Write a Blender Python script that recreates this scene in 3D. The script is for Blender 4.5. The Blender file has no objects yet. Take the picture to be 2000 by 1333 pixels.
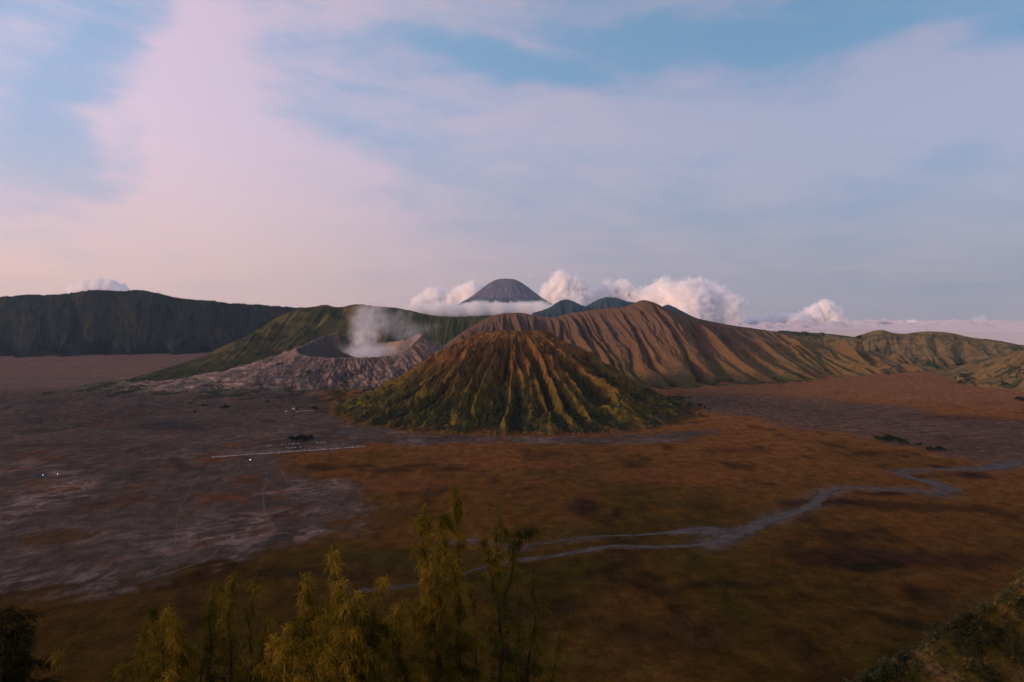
import bpy, math, random
import numpy as np
from mathutils import Vector
R = math.radians
sc = bpy.context.scene
col = sc.collection
# ------------------------------------------------------------------ camera
F = 1333.0            # focal length in photo pixels (24 mm on 36 mm, 2000 px)
H = 450.0             # viewpoint above the sand sea
VH = 615.0            # row of the horizon
A = math.atan((666.5 - VH) / F)
cam = bpy.data.cameras.new('camera'); cam.lens = 24.0; cam.sensor_width = 36.0
cam.clip_start = 0.5; cam.clip_end = 200000
co = bpy.data.objects.new('camera', cam); col.objects.link(co)
co.location = (0, 0, H); co.rotation_euler = (math.pi/2 - A, 0, 0)
sc.camera = co
# ------------------------------------------------------------------ light
SUN_EL, SUN_AZ = R(10), R(-122)       # azimuth measured from +Y (view direction) clockwise; sun from the left, a bit behind
sdir = Vector((math.sin(SUN_AZ)*math.cos(SUN_EL), math.cos(SUN_AZ)*math.cos(SUN_EL), math.sin(SUN_EL)))
sun = bpy.data.lights.new('sun', 'SUN'); sun.energy = 2.8; sun.angle = R(5); sun.color = (1.0, .60, .37)
so = bpy.data.objects.new('sun', sun); col.objects.link(so)
so.rotation_euler = (-sdir).to_track_quat('-Z', 'Y').to_euler()
sc.view_settings.view_transform = 'Standard'; sc.view_settings.look = 'None'
sc.view_settings.exposure = 0.0; sc.view_settings.gamma = 1
sc.cycles.use_denoising = True
sc.cycles.max_bounces = 24; sc.cycles.diffuse_bounces = 3; sc.cycles.transmission_bounces = 3; sc.cycles.volume_bounces = 24
sc.cycles.transparent_max_bounces = 8

def lin(r, g, b):
    f = lambda c: (c/255/12.92) if c <= 10.3 else ((c/255+.055)/1.055)**2.4
    return (f(r), f(g), f(b))

class NT:
    """tiny node helper"""
    def __init__(s, tree): s.t = tree; s.n = tree.nodes; s.n.clear()
    def node(s, typ, ins=None, **kw):
        n = s.n.new(typ)
        for k, v in kw.items(): setattr(n, k, v)
        for k, v in (ins or {}).items(): s.set(n.inputs[k], v)
        return n
    def set(s, sock, v):
        if isinstance(v, bpy.types.NodeSocket): s.t.links.new(v, sock)
        elif v is not None:
            if isinstance(v, (tuple, list)) and len(v) == 3 and sock.type == 'RGBA': v = (*v, 1)
            sock.default_value = v
    def m(s, op, a, b=0.0, c=None, clamp=False):
        n = s.node('ShaderNodeMath', operation=op); n.use_clamp = clamp
        s.set(n.inputs[0], a); s.set(n.inputs[1], b)
        if c is not None: s.set(n.inputs[2], c)
        return n.outputs[0]
    def mix(s, f, a, b, mode='MIX'):
        n = s.node('ShaderNodeMix', data_type='RGBA', blend_type=mode)
        s.set(n.inputs[0], f); s.set(n.inputs[6], a); s.set(n.inputs[7], b)
        return n.outputs[2]
    def ramp(s, f, lo, hi, a=0.0, b=1.0):
        n = s.node('ShaderNodeMapRange', interpolation_type='SMOOTHSTEP')
        s.set(n.inputs[0], f); n.inputs[1].default_value = lo; n.inputs[2].default_value = hi
        n.inputs[3].default_value = a; n.inputs[4].default_value = b
        return n.outputs[0]
    def noise(s, vec, scale, detail=4, rough=.55, dist=0.0):
        n = s.node('ShaderNodeTexNoise', {'Scale': scale, 'Detail': detail, 'Roughness': rough, 'Distortion': dist})
        s.set(n.inputs['Vector'], vec)
        return n
    def xyz(s, x, y, z=0.0):
        n = s.node('ShaderNodeCombineXYZ'); s.set(n.inputs[0], x); s.set(n.inputs[1], y); s.set(n.inputs[2], z)
        return n.outputs[0]

# ------------------------------------------------------------------ sky: Nishita air + cirrus veil, laid out by compass direction
world = bpy.data.worlds.new('World'); sc.world = world; world.use_nodes = True
w = NT(world.node_tree)
sky = w.node('ShaderNodeTexSky', sky_type='NISHITA', sun_disc=False)
sky.sun_elevation = SUN_EL; sky.sun_rotation = SUN_AZ
sky.altitude = 2500; sky.air_density = 1.0; sky.dust_density = 1.0; sky.ozone_density = 2.0
tc = w.node('ShaderNodeTexCoord').outputs['Generated']
sp = w.node('ShaderNodeSeparateXYZ', {0: tc})
X, Y, Z = sp.outputs
az = w.m('ARCTAN2', X, Y)                                     # radians right of view axis
el = w.m('ARCTAN2', Z, w.m('SQRT', w.m('ADD', w.m('MULTIPLY', X, X), w.m('MULTIPLY', Y, Y))))
p0 = w.xyz(az, el)
wn = w.noise(w.xyz(w.m('MULTIPLY', az, 1.0), w.m('MULTIPLY', el, 1.6)), 2.3, 5, .55)
wv = w.node('ShaderNodeVectorMath', {0: wn.outputs['Color'], 1: (.5, .5, .5)}, operation='SUBTRACT').outputs[0]
wv = w.node('ShaderNodeVectorMath', {0: wv, 3: .34}, operation='SCALE').outputs[0]
pw = w.node('ShaderNodeVectorMath', {0: p0, 1: wv}, operation='ADD').outputs[0]
def pa(u, v):                                                 # photo pixel -> compass direction
    cx, cy = (u-1000)/F, (666.5-v)/F
    d = (cx, math.cos(A)+cy*math.sin(A), -math.sin(A)+cy*math.cos(A))
    return math.atan2(d[0], d[1]), math.atan2(d[2], math.hypot(d[0], d[1]))
def blob(u, v, ru, rv, rot=0):
    a, e = pa(u, v)
    d = w.node('ShaderNodeVectorMath', {0: pw, 1: (a, e, 0)}, operation='SUBTRACT').outputs[0]
    mp = w.node('ShaderNodeMapping', vector_type='POINT'); w.set(mp.inputs[0], d)
    # rotate then scale: two nodes
    mp.inputs['Rotation'].default_value = (0, 0, R(rot))
    m2 = w.node('ShaderNodeVectorMath', {0: mp.outputs[0], 1: (F/ru, F/rv, 0)}, operation='MULTIPLY').outputs[0]
    l = w.node('ShaderNodeVectorMath', {0: m2}, operation='LENGTH').outputs['Value']
    return w.m('EXPONENT', w.m('MULTIPLY', w.m('MULTIPLY', l, l), -1.0))
def total(items, base):
    s = base
    for it in items:
        s = w.m('ADD', s, w.m('MULTIPLY', blob(*it[:5]), it[5]))
    return s
# + cloud veil, - open sky      (u, v, radius u, radius v, tilt, weight)
cover = total([
    (320, 120, 70, 100, 20, .48), (300, 200, 110, 60, 10, .35), (400, 170, 130, 110, 35, .30), (450, 300, 220, 110, 40, .36), (700, 250, 200, 80, 20, -.12), (560, 40, 240, 34, -12, .45), (420, 75, 120, 40, -25, .25),
    (600, 440, 420, 130, 20, .35), (200, 440, 420, 90, 0, .30), (150, 545, 420, 40, 0, .5), (1300, 265, 480, 62, 6, .40), (1700, 200, 330, 50, 12, .22), (1750, 250, 300, 60, -6, .22),
    (1450, 450, 800, 60, 5, .15), (1060, 60, 150, 22, 12, .45), (1990, 250, 70, 90, 20, .45), (30, 150, 40, 90, 20, .25),
    (110, 200, 135, 120, -30, -.85), (215, 130, 60, 60, -40, -.35), (180, 300, 130, 60, -35, -.40), (320, 290, 40, 26, -30, -.35), (100, 20, 260, 60, 0, -.25), (980, 165, 230, 55, -8, -.60), (1480, 100, 620, 70, 3, -.62),
    (560, 130, 110, 50, 20, -.10), (850, 360, 220, 50, 20, -.22), (1800, 370, 420, 38, 4, -.30), (1500, 360, 300, 30, 4, -.18), (1500, 20, 900, 50, 0, -.45), (1900, 60, 300, 60, 0, -.3), (1800, 300, 600, 130, 0, .25)], .56)
streak = w.noise(w.xyz(w.m('MULTIPLY', az, 1.2), w.m('MULTIPLY', w.m('ADD', el, w.m('MULTIPLY', az, .10)), 7.0), 3.0), 2.6, 7, .58, .6).outputs[0]
fine = w.noise(w.xyz(w.m('ADD', w.m('MULTIPLY', az, 3.0), w.m('MULTIPLY', el, 3.0)), w.m('SUBTRACT', w.m('MULTIPLY', el, 8.0), az), 1.0), 3.5, 7, .62, .3).outputs[0]
band = w.noise(w.xyz(w.m('MULTIPLY', az, 2.0), w.m('MULTIPLY', el, 40.0), 9.0), 1.6, 5, .6, .4).outputs[0]
low = w.ramp(el, .16, .02)
cover = w.m('ADD', cover, w.m('MULTIPLY', w.m('SUBTRACT', streak, .5), 1.40))
cover = w.m('ADD', cover, w.m('MULTIPLY', w.m('SUBTRACT', fine, .5), 1.15))
cover = w.m('ADD', cover, w.m('MULTIPLY', w.m('MULTIPLY', w.m('SUBTRACT', band, .5), 1.3), low))
mask = w.ramp(cover, -.32, 1.16)
# colours
lr = w.ramp(az, -.80, .45)                                    # 0 towards the sunrise, 1 away from it
hor = w.ramp(el, .34, -.02)                                   # 1 at the horizon
cloudc = w.mix(lr, lin(230, 201, 217), lin(160, 154, 171))
cloudc = w.mix(w.m('MULTIPLY', hor, .95), cloudc, w.mix(lr, lin(248, 203, 190), lin(166, 156, 168)))
clear = w.mix(lr, lin(154, 178, 210), lin(104, 138, 166))
clear = w.mix(w.m('MULTIPLY', hor, .92), clear, w.mix(lr, lin(222, 192, 196), lin(138, 142, 162)))
airc = w.mix(w.ramp(el, .30, 0, 0, .85), sky.outputs[0], w.mix(1.0, sky.outputs[0], (.12, .10, .14), 'MULTIPLY'))
skyair = w.node('ShaderNodeBackground', {'Color': airc, 'Strength': .05})
b1 = w.node('ShaderNodeBackground', {'Color': w.mix(mask, clear, cloudc), 'Strength': .91})
add = w.node('ShaderNodeAddShader', {0: skyair.outputs[0], 1: b1.outputs[0]})
w.node('ShaderNodeOutputWorld', {'Surface': add.outputs[0]})

# ------------------------------------------------------------------ geometry helpers
def ray(u, v):
    cx, cy = (u-1000)/F, (666.5-v)/F
    return np.array([cx, math.cos(A)+cy*math.sin(A), -math.sin(A)+cy*math.cos(A)])
def gp(u, v, z=0.0):                       # where the view ray of a photo point meets height z
    d = ray(u, v); k = (z-H)/d[2]; return np.array([d[0]*k, d[1]*k, z])
def dp(u, v, D):                           # the point of that ray at depth D
    d = ray(u, v); k = D/d[1]; return np.array([d[0]*k, D, H+d[2]*k])

def _h(ix, iy, seed):
    n = (ix.astype(np.int64)*374761393 + iy.astype(np.int64)*668265263 + seed*1442695041) & 0xffffffff
    n = ((n ^ (n >> 13))*1274126177) & 0xffffffff
    n = (n ^ (n >> 16))
    return (n & 0xffff)/65535.0*2*math.pi
def gn(x, y, seed=0):                      # gradient noise, about -1..1
    x, y = np.broadcast_arrays(np.asarray(x, float), np.asarray(y, float))
    x0 = np.floor(x); y0 = np.floor(y); fx = x-x0; fy = y-y0
    u = fx*fx*fx*(fx*(fx*6-15)+10); v = fy*fy*fy*(fy*(fy*6-15)+10)
    def g(dx, dy):
        a = _h(x0+dx, y0+dy, seed); return np.cos(a)*(fx-dx)+np.sin(a)*(fy-dy)
    a = g(0, 0); b = g(1, 0); c = g(0, 1); d = g(1, 1)
    return ((a+(b-a)*u) + ((c+(d-c)*u)-(a+(b-a)*u))*v)*1.5
def fbm(x, y, o=4, seed=0, g=.5, l=2.03):
    s = 0; a = 1; t = 0
    for i in range(o):
        s = s+a*gn(x, y, seed+i*17); t += a; a *= g; x = x*l; y = y*l
    return s/t
def sm(x, a, b):
    t = np.clip((x-a)/(b-a), 0, 1); return t*t*(3-2*t)
def mesh_np(name, V, Q, C=None, smooth=True, attrs=None):
    V = np.asarray(V, np.float32).reshape(-1, 3); Q = np.asarray(Q, np.int32)
    me = bpy.data.meshes.new(name); k = Q.shape[1]
    me.vertices.add(len(V)); me.vertices.foreach_set('co', V.ravel())
    me.loops.add(Q.size); me.loops.foreach_set('vertex_index', Q.ravel())
    me.polygons.add(len(Q)); me.polygons.foreach_set('loop_start', np.arange(0, Q.size, k, dtype=np.int32))
    me.polygons.foreach_set('loop_total', np.full(len(Q), k, np.int32))
    if smooth: me.polygons.foreach_set('use_smooth', np.ones(len(Q), bool))
    me.update(); me.validate()
    if C is not None:
        at = me.color_attributes.new('Col', 'FLOAT_COLOR', 'POINT')
        c4 = np.ones((len(V), 4), np.float32); c4[:, :3] = np.asarray(C).reshape(-1, 3)
        at.data.foreach_set('color', c4.ravel())
    return me
def link(name, me, mat=None, parent=None, **tags):
    o = bpy.data.objects.new(name, me); col.objects.link(o)
    if mat is not None and me is not None: me.materials.append(mat)
    if parent: o.parent = parent
    for k, v in tags.items():
        if v: o[k] = v
    return o
def gridq(n, m, wrap=False):               # quads of an n x m vertex grid, wrap closes the first axis
    i = np.arange(n if wrap else n-1)[:, None]; j = np.arange(m-1)[None, :]
    i2 = (i+1) % n
    return np.stack([i*m+j, i2*m+j, i2*m+j+1, i*m+j+1], -1).reshape(-1, 4)
def lerp3(a, b, t): return a+(b-a)*t[..., None]
def colmix(a, b, t):
    a = np.asarray(a, float); b = np.asarray(b, float); return a+(b-a)*t[..., None]

# ------------------------------------------------------------------ materials
def terrain_mat(name, scale=1.0, bump=1.0, rough=.95, var=.35, stretch=(1, 1, 1)):
    m = bpy.data.materials.new(name); m.use_nodes = True; t = NT(m.node_tree)
    c = t.node('ShaderNodeVertexColor', layer_name='Col').outputs[0]
    P = t.node('ShaderNodeNewGeometry').outputs['Position']
    P = t.node('ShaderNodeVectorMath', {0: P, 1: stretch}, operation='MULTIPLY').outputs[0]
    n1 = t.noise(P, .035*scale, 6, .62).outputs[0]
    n2 = t.noise(P, .22*scale, 4, .6).outputs[0]
    f = t.m('ADD', t.m('MULTIPLY', t.m('SUBTRACT', n1, .5), 1.6*var*2), t.m('MULTIPLY', t.m('SUBTRACT', n2, .5), 1.2*var*2))
    f = t.m('ADD', f, 1.0)
    v = t.node('ShaderNodeVectorMath', {0: c, 3: t.m('MAXIMUM', f, .25)}, operation='SCALE').outputs[0]
    hgt = t.m('ADD', t.m('MULTIPLY', n1, 12.0/scale), t.m('MULTIPLY', n2, 2.0/scale))
    b = t.node('ShaderNodeBump', {'Height': hgt, 'Strength': min(1, .55*bump), 'Distance': 1.0*bump})
    s = t.node('ShaderNodeBsdfPrincipled', {'Base Color': v, 'Roughness': rough, 'Normal': b.outputs[0]})
    s.inputs['Specular IOR Level'].default_value = 0.0
    t.node('ShaderNodeOutputMaterial', {'Surface': s.outputs[0]})
    return m
def plain_mat(name, c, var=.3, scale=1.0, rough=.8, trans=0.0, c2=None, spec=.2):
    m = bpy.data.materials.new(name); m.use_nodes = True; t = NT(m.node_tree)
    P = t.node('ShaderNodeNewGeometry').outputs['Position']
    n = t.noise(P, scale, 3, .6).outputs[0]
    f = t.ramp(n, .3, .7)
    c2 = c2 or tuple(x*(1-var) for x in c)
    cc = t.mix(f, tuple(x*(1+var*.5) for x in c), c2)
    s = t.node('ShaderNodeBsdfPrincipled', {'Base Color': cc, 'Roughness': rough})
    s.inputs['Specular IOR Level'].default_value = spec
    out = s.outputs[0]
    if trans:
        tr = t.node('ShaderNodeBsdfTranslucent', {'Color': cc})
        out = t.node('ShaderNodeMixShader', {0: trans, 1: out, 2: tr.outputs[0]}).outputs[0]
    t.node('ShaderNodeOutputMaterial', {'Surface': out})
    return m
def emis_mat(name, c, s):
    m = bpy.data.materials.new(name); m.use_nodes = True; t = NT(m.node_tree)
    e = t.node('ShaderNodeEmission', {'Color': c, 'Strength': s})
    t.node('ShaderNodeOutputMaterial', {'Surface': e.outputs[0]}); return m

# ------------------------------------------------------------------ ground (the sand sea)
def poly_sd(x, y, P):                      # signed distance to polygon, inside positive
    P = np.asarray(P); d = np.full(x.shape, 1e18); ins = np.zeros(x.shape, bool)
    for i in range(len(P)):
        a = P[i]; b = P[(i+1) % len(P)]; e = b-a
        t = np.clip(((x-a[0])*e[0]+(y-a[1])*e[1])/(e@e), 0, 1)
        d = np.minimum(d, (x-a[0]-t*e[0])**2+(y-a[1]-t*e[1])**2)
        c = (a[1] > y) != (b[1] > y)
        with np.errstate(divide='ignore', invalid='ignore'):
            ins ^= c & (x < (b[0]-a[0])*(y-a[1])/(b[1]-a[1]+1e-12)+a[0])
    return np.where(ins, 1, -1)*np.sqrt(d)
def gpoly(pts): return [gp(u, v)[:2] for u, v in pts]
def ground_z(x, y):
    D = np.hypot(x, y)
    z = -np.maximum(0, D-11200)*.055
    hum = sm(x, -700, -1100)*sm(D, 3100, 3400)*sm(D, 4700, 4100)
    z = z+hum*(np.abs(fbm(x/240, y/110, 3, 5))*26)
    z = z+sm(D, 900, 1500)*sm(D, 8000, 3000)*(fbm(x/400, y/300, 3, 9)*1.0)*0
    return z
th = np.concatenate([np.linspace(-180, -46, 60), np.linspace(-45, 45, 1250), np.linspace(46, 180, 60)[:-1]])
vv = np.r_[np.linspace(1440, 720, 560), np.linspace(719, 668, 60)]
rr = np.concatenate([[5, 150, 300, 450], H*F/(vv-615), [12500, 14000, 18000, 23000, 29000]])
TH, RR = np.meshgrid(np.radians(th), rr, indexing='ij')
gx, gy = RR*np.sin(TH), RR*np.cos(TH)
gz = ground_z(gx, gy)
ASH = gpoly([(-900, 1150), (0, 1165), (150, 1152), (290, 1160), (420, 1110), (520, 1085), (620, 1060), (700, 1040), (745, 1000), (690, 955), (610, 925), (545, 900),
             (560, 886), (716, 872), (860, 868), (1010, 866), (1150, 868), (1300, 866), (1420, 846), (1400, 838), (1150, 850), (1000, 853), (800, 842), (680, 810), (620, 765), (560, 740), (-900, 735)])
ASH2 = gpoly([(1340, 760), (1480, 768), (1600, 776), (1760, 795), (1900, 815), (2100, 830), (2100, 900), (1990, 896), (1940, 912), (1850, 890), (1760, 868), (1650, 848), (1560, 838), (1480, 820), (1380, 800), (1310, 782)])
wx = fbm(gx/260, gy/340, 5, 21)*150; wy = fbm(gx/260, gy/340, 5, 22)*190
dist = np.hypot(gx, gy)
n_big = fbm(gx/500, gy/650, 4, 31); n_mid = fbm(gx/110, gy/190, 5, 32, .6); n_fine = fbm(gx/22, gy/34, 4, 33, .6)
stk = fbm((gx*.85+gy*.5)/420, (gy*.85-gx*.5)/48, 5, 34, .62)            # long streaks left by flood water
sd1 = poly_sd(gx+wx*.6, gy+wy*.6, ASH); sd2 = poly_sd(gx+wx*.7, gy+wy*.7, ASH2)
a1 = sm(sd1+n_mid*95+stk*110+n_fine*25, -45, 60); a2 = sm(sd2+n_mid*90+stk*120, -60, 70)
patch = sm(n_mid*.7+stk*.7+n_big*.3, .14, .34)*(1-sm(dist, 2600, 3600)*.5)         # grass islands in the ash
GR_N = np.array(lin(70, 48, 14)); GR_F = np.array(lin(116, 74, 38)); GR_G = np.array(lin(56, 46, 10)); GR_D = np.array(lin(40, 27, 14))
ASHC = np.array(lin(76, 64, 55)); ASHL = np.array(lin(120, 100, 90)); ASHD = np.array(lin(56, 48, 44))
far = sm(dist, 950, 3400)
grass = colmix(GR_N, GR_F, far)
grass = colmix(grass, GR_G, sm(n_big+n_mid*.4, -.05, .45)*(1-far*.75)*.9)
grass = colmix(grass, np.array(lin(100, 60, 26)), sm(fbm(gx/330, gy/420, 4, 41), 0, .5)*.45)
grass = colmix(grass, GR_D, sm(fbm(gx/150, gy/210, 5, 42), .12, .42)*.62)
n_str = fbm(gx/60, gy/14, 5, 35, .65)+.3*fbm(gx/11, gy/7, 3, 36, .6)
grass = grass*(1+.30*n_fine+.30*stk+.35*n_str)[..., None]
ash = colmix(ASHC, ASHD, sm(n_big-n_mid*.3, -.1, .5)*.6)
ash = colmix(ash, ASHL, sm(stk+n_fine*.35, .15, .55)*.4)
ash = colmix(ash, np.array(lin(84, 52, 28)), patch*.8*(sd1 > -500))
ash = ash*(1+.25*n_fine+.3*n_str)[..., None]
rim = np.exp(-((sd1-60+n_mid*70)/75)**2)*sm(dist, 1900, 1250)*.8*sm(n_mid+n_fine*.6, -.1, .4)
ash = colmix(ash, ASHL*1.1, rim)
ash = colmix(ash, ASHL*.9, a2*sm(fbm((gx*.9+gy*.3)/260, (gy*.9-gx*.3)/30, 4, 37, .6), .1, .4)*.7)
GC = colmix(grass, ash, np.maximum(a1, a2*.78))
def seg_d(x, y, P):
    P = np.asarray(P, float); d = np.full(x.shape, 1e18)
    for a_, b_ in zip(P[:-1], P[1:]):
        e = b_-a_; t_ = np.clip(((x-a_[0])*e[0]+(y-a_[1])*e[1])/(e@e), 0, 1)
        d = np.minimum(d, (x-a_[0]-t_*e[0])**2+(y-a_[1]-t_*e[1])**2)
    return np.sqrt(d)
jx = gx+n_mid*18+n_fine*7; jy = gy+n_fine*14+n_mid*20
for pts, wd in (([(1985, 893), (1950, 912), (1898, 917), (1825, 917.5), (1757, 923), (1771, 931), (1815, 941), (1852, 956), (1836, 966), (1789, 959), (1717, 955.5), (1655, 953.5), (1619, 959), (1583, 989), (1535, 1006), (1481, 1024), (1438, 1044), (1383, 1063)], 34),
                ([(1383, 1063), (1300, 1069), (1189, 1068), (1135, 1077), (1080, 1087), (1026, 1091), (972, 1102), (881, 1131), (790, 1144), (707, 1154)], 9),
                ([(1455, 1040), (1396, 1037), (1316, 1040), (1243, 1046), (1153, 1049), (1080, 1060), (1015, 1071), (930, 1055), (870, 1060)], 15)):
    dd_ = seg_d(jx, jy, gpoly(pts))
    GC = colmix(GC, np.array(lin(86, 72, 66))*(1+.4*n_str+.3*n_fine)[..., None], np.exp(-(dd_/wd)**2)*sm(n_mid+stk+.35, -.1, .5)*.95)
vein = 1-np.abs(fbm((gx*.8+gy*.45)/170+wx/300, (gy*.8-gx*.45)/62+wy/300, 4, 51, .55))*5.5
vein2 = 1-np.abs(fbm((gx*.6-gy*.3)/120+wx/200, (gy*.8+gx*.5)/80, 4, 52, .55))*6.5
vv_ = np.clip(np.maximum(vein*sm(n_big+.25, -.1, .3), vein2*sm(n_mid+.1, 0, .35)), 0, 1)**1.5*a1*sm(dist, 3600, 2300)
GC = colmix(GC, np.array(lin(126, 106, 96)), vv_*.9*sm(fbm(gx/210, gy/300, 3, 54), -.12, .3))
GC = colmix(GC, np.array(lin(48, 42, 38)), a1*sm(fbm(gx/190, gy/260, 4, 53, .6), .08, .4)*.6)
for (u, v, ru, rv, c_, k_) in [(1130, 988, 34, 20, (44, 28, 20), .9), (1770, 1222, 60, 22, (26, 26, 12), .85), (1420, 1148, 90, 14, (34, 26, 12), .6), (1640, 1085, 130, 22, (44, 28, 20), .75), (1850, 1090, 120, 22, (44, 30, 22), .7),
                               (1700, 1100, 90, 10, (30, 28, 12), .6), (1900, 930, 45, 10, (44, 28, 22), .9), (1640, 985, 110, 12, (40, 26, 18), .8), (1720, 965, 60, 5, (30, 20, 14), .8), (1835, 912, 22, 5, (44, 28, 22), .8),
                               (1420, 880, 60, 8, (70, 40, 24), .7), (1560, 1000, 30, 25, (56, 38, 26), .6), (1900, 1190, 130, 26, (76, 58, 24), .55), (1730, 1185, 90, 6, (84, 62, 26), .6), (1100, 1040, 130, 12, (60, 52, 18), .6),
                               (760, 1090, 200, 24, (58, 50, 16), .7), (900, 1130, 160, 30, (50, 46, 14), .6), (560, 1130, 120, 14, (36, 30, 12), .6), (1350, 1020, 60, 12, (56, 50, 20), .6), (1050, 1190, 110, 30, (40, 26, 18), .6),
                               (1300, 1230, 160, 40, (42, 32, 16), .55), (1150, 1300, 160, 14, (72, 58, 20), .5), (1000, 905, 140, 14, (110, 66, 36), .5), (1300, 930, 200, 16, (104, 64, 34), .5), (800, 945, 120, 18, (96, 58, 32), .5),
                               (430, 970, 70, 10, (92, 54, 26), .6), (240, 980, 40, 12, (76, 46, 26), .6), (180, 992, 40, 12, (76, 50, 30), .5), (100, 1050, 90, 20, (70, 48, 22), .7), (420, 895, 40, 7, (90, 54, 28), .7), (455, 870, 24, 5, (100, 62, 32), .8), (490, 935, 30, 8, (84, 50, 26), .7),
                               (1860, 815, 90, 5, (70, 46, 34), .6), (1650, 745, 150, 5, (104, 58, 42), .5), (350, 830, 90, 10, (50, 44, 42), .6), (130, 870, 160, 8, (60, 44, 40), .5), (60, 885, 60, 7, (84, 54, 36), .5)]:
    c0_ = gp(u, v); sx_ = ru*c0_[1]/F; sy_ = rv*c0_[1]**2/(H*F)
    g_ = np.exp(-((jx+wx*.25-c0_[0])/sx_)**2-((jy+wy*.25-c0_[1])/sy_)**2)
    g_ = sm(g_*(1+.9*n_mid+.7*n_str), .15, .8)*k_
    GC = colmix(GC, np.array(lin(*c_))*(1+.3*n_str+.25*n_fine)[..., None], g_)
# far left: pinkish bare plain under the caldera wall
fl = sm(dist, 4600, 5300)*sm(gx, -1500, -2300)
GC = colmix(GC, np.array(lin(104, 82, 74))*(1+.5*n_str+.3*stk)[..., None], fl*.8)
fr = sm(dist, 3700, 4500)*sm(gx, 500, 1200)
GC = colmix(GC, np.array(lin(128, 86, 56))*(1+.3*stk+.4*n_str)[..., None], fr*.75)
GC = colmix(GC, np.array(lin(50, 60, 44)), sm(dist, 11000, 12000))
GC = np.clip(GC, .003, 1)
M_ground = terrain_mat('ground', .9, .6, var=.60, stretch=(1, .7, 1))
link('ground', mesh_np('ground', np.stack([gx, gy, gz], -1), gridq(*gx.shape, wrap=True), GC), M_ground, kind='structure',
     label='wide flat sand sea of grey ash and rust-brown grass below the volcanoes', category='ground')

# ------------------------------------------------------------------ ruled mountains: foot -> crest -> back
def resample(P, n):
    P = np.asarray(P, float); d = np.r_[0, np.cumsum(np.linalg.norm(np.diff(P, axis=0), axis=1))]
    return d
def spl(k, P, s):                           # Catmull-Rom like smooth interpolation of points given at parameters k
    P = np.asarray(P, float); out = np.empty((len(s), P.shape[1]))
    m = np.gradient(P, k, axis=0)
    i = np.clip(np.searchsorted(k, s, side='right')-1, 0, len(k)-2)
    h = (k[i+1]-k[i]); t = ((s-k[i])/h)
    h00 = 2*t**3-3*t**2+1; h10 = t**3-2*t**2+t; h01 = -2*t**3+3*t**2; h11 = t**3-t**2
    return h00[:, None]*P[i]+(h10*h)[:, None]*m[i]+h01[:, None]*P[i+1]+(h11*h)[:, None]*m[i+1]
def ridge(name, crest, foot, back, prof, ns, nt, nb, detail, color, mat, **tags):
    """crest: (u,v,D) photo row and depth; foot: (u,v) on the plain; prof: height share for t foot->crest"""
    Cw = np.array([dp(*c) for c in crest]); Fw = np.array([gp(*f) for f in foot])
    if Cw.shape[0] != Fw.shape[0]: raise ValueError(name)
    k = np.r_[0, np.cumsum(np.linalg.norm(np.diff(Cw[:, :2], axis=0), axis=1))]
    s = np.linspace(0, k[-1], ns)
    C = spl(k, Cw, s); Fo = spl(k, Fw, s)
    Fo = np.c_[Fo[:, :2], np.zeros(ns)]
    t = np.linspace(0, 1, nt)**.9
    tb = np.linspace(0, 1, nb+1)[1:]
    xy = Fo[:, None, :2]+(C-Fo)[:, None, :2]*t[None, :, None]
    z = C[:, 2:3]*prof(t)[None, :]
    bd = np.array(back, float)
    if bd.ndim == 0: bd = np.array([0, back])
    bxy = C[:, None, :2]+np.array(bd[:2])[None, None, :]*tb[None, :, None]
    bz = C[:, 2:3]*(1-sm(tb, 0, 1))[None, :] + (-30)*tb[None, :]
    S = np.repeat(s[:, None], nt+nb, 1); T = np.r_[t, 1+tb][None, :].repeat(ns, 0)
    XY = np.concatenate([xy, bxy], 1); Zz = np.concatenate([z, bz], 1)
    dz, dxy = detail(S, T, XY[..., 0], XY[..., 1], Zz)
    Zz = Zz+dz
    if dxy is not None: XY = XY+dxy
    Zz = Zz-(T < .001)*8
    C_ = color(S, T, XY[..., 0], XY[..., 1], Zz)
    V = np.concatenate([XY, Zz[..., None]], -1)
    me = mesh_np(name, V, gridq(ns, nt+nb), np.clip(C_, .003, 1))
    o = link(name, me, mat, **tags)
    return o, V, S, T
def valley(n, w):                           # 0 in a sharp valley line, 1 on the crest
    return np.abs(n)/w

M_rock = terrain_mat('ash_slopes', .8, 1.0, var=.25)
M_green = terrain_mat('grassy_slopes', 1.2, 1.1, var=.38)
M_far = terrain_mat('far_slopes', .25, 1.0, var=.3)

# -- caldera wall on the left
def d_wall(S, T, x, y, z):
    W = S+fbm(S/300, T*2.0, 3, 61)*120
    g = np.abs(gn(W/420, T*.7, 62))*1.0+np.abs(gn(W/170, T*1.3, 63))*.55+np.abs(gn(W/70, T*2.5, 64))*.25
    env = np.sin(np.clip(T, 0, 1)*math.pi)**.6
    dz = (g-.45)*95*env
    dz = dz*(.5+1.0*sm(gn(S/900, T*1.5, 69), -.4, .4))
    rough = np.exp(-((T-1)/.03)**2)*(np.abs(fbm(S/22, T*40, 3, 65))*16)
    lobe = sm(T, .35, 0)
    return dz+fbm(S/50, T*12, 4, 66)*14*env+rough, np.stack([lobe*0, -lobe*(g-.5)*420-lobe*fbm(S/500, T, 4, 60)*500], -1)
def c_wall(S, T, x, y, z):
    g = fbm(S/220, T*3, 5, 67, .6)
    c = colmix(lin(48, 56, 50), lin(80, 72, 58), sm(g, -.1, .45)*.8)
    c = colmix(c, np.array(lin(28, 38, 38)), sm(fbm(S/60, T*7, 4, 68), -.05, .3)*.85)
    return c*.6
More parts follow.
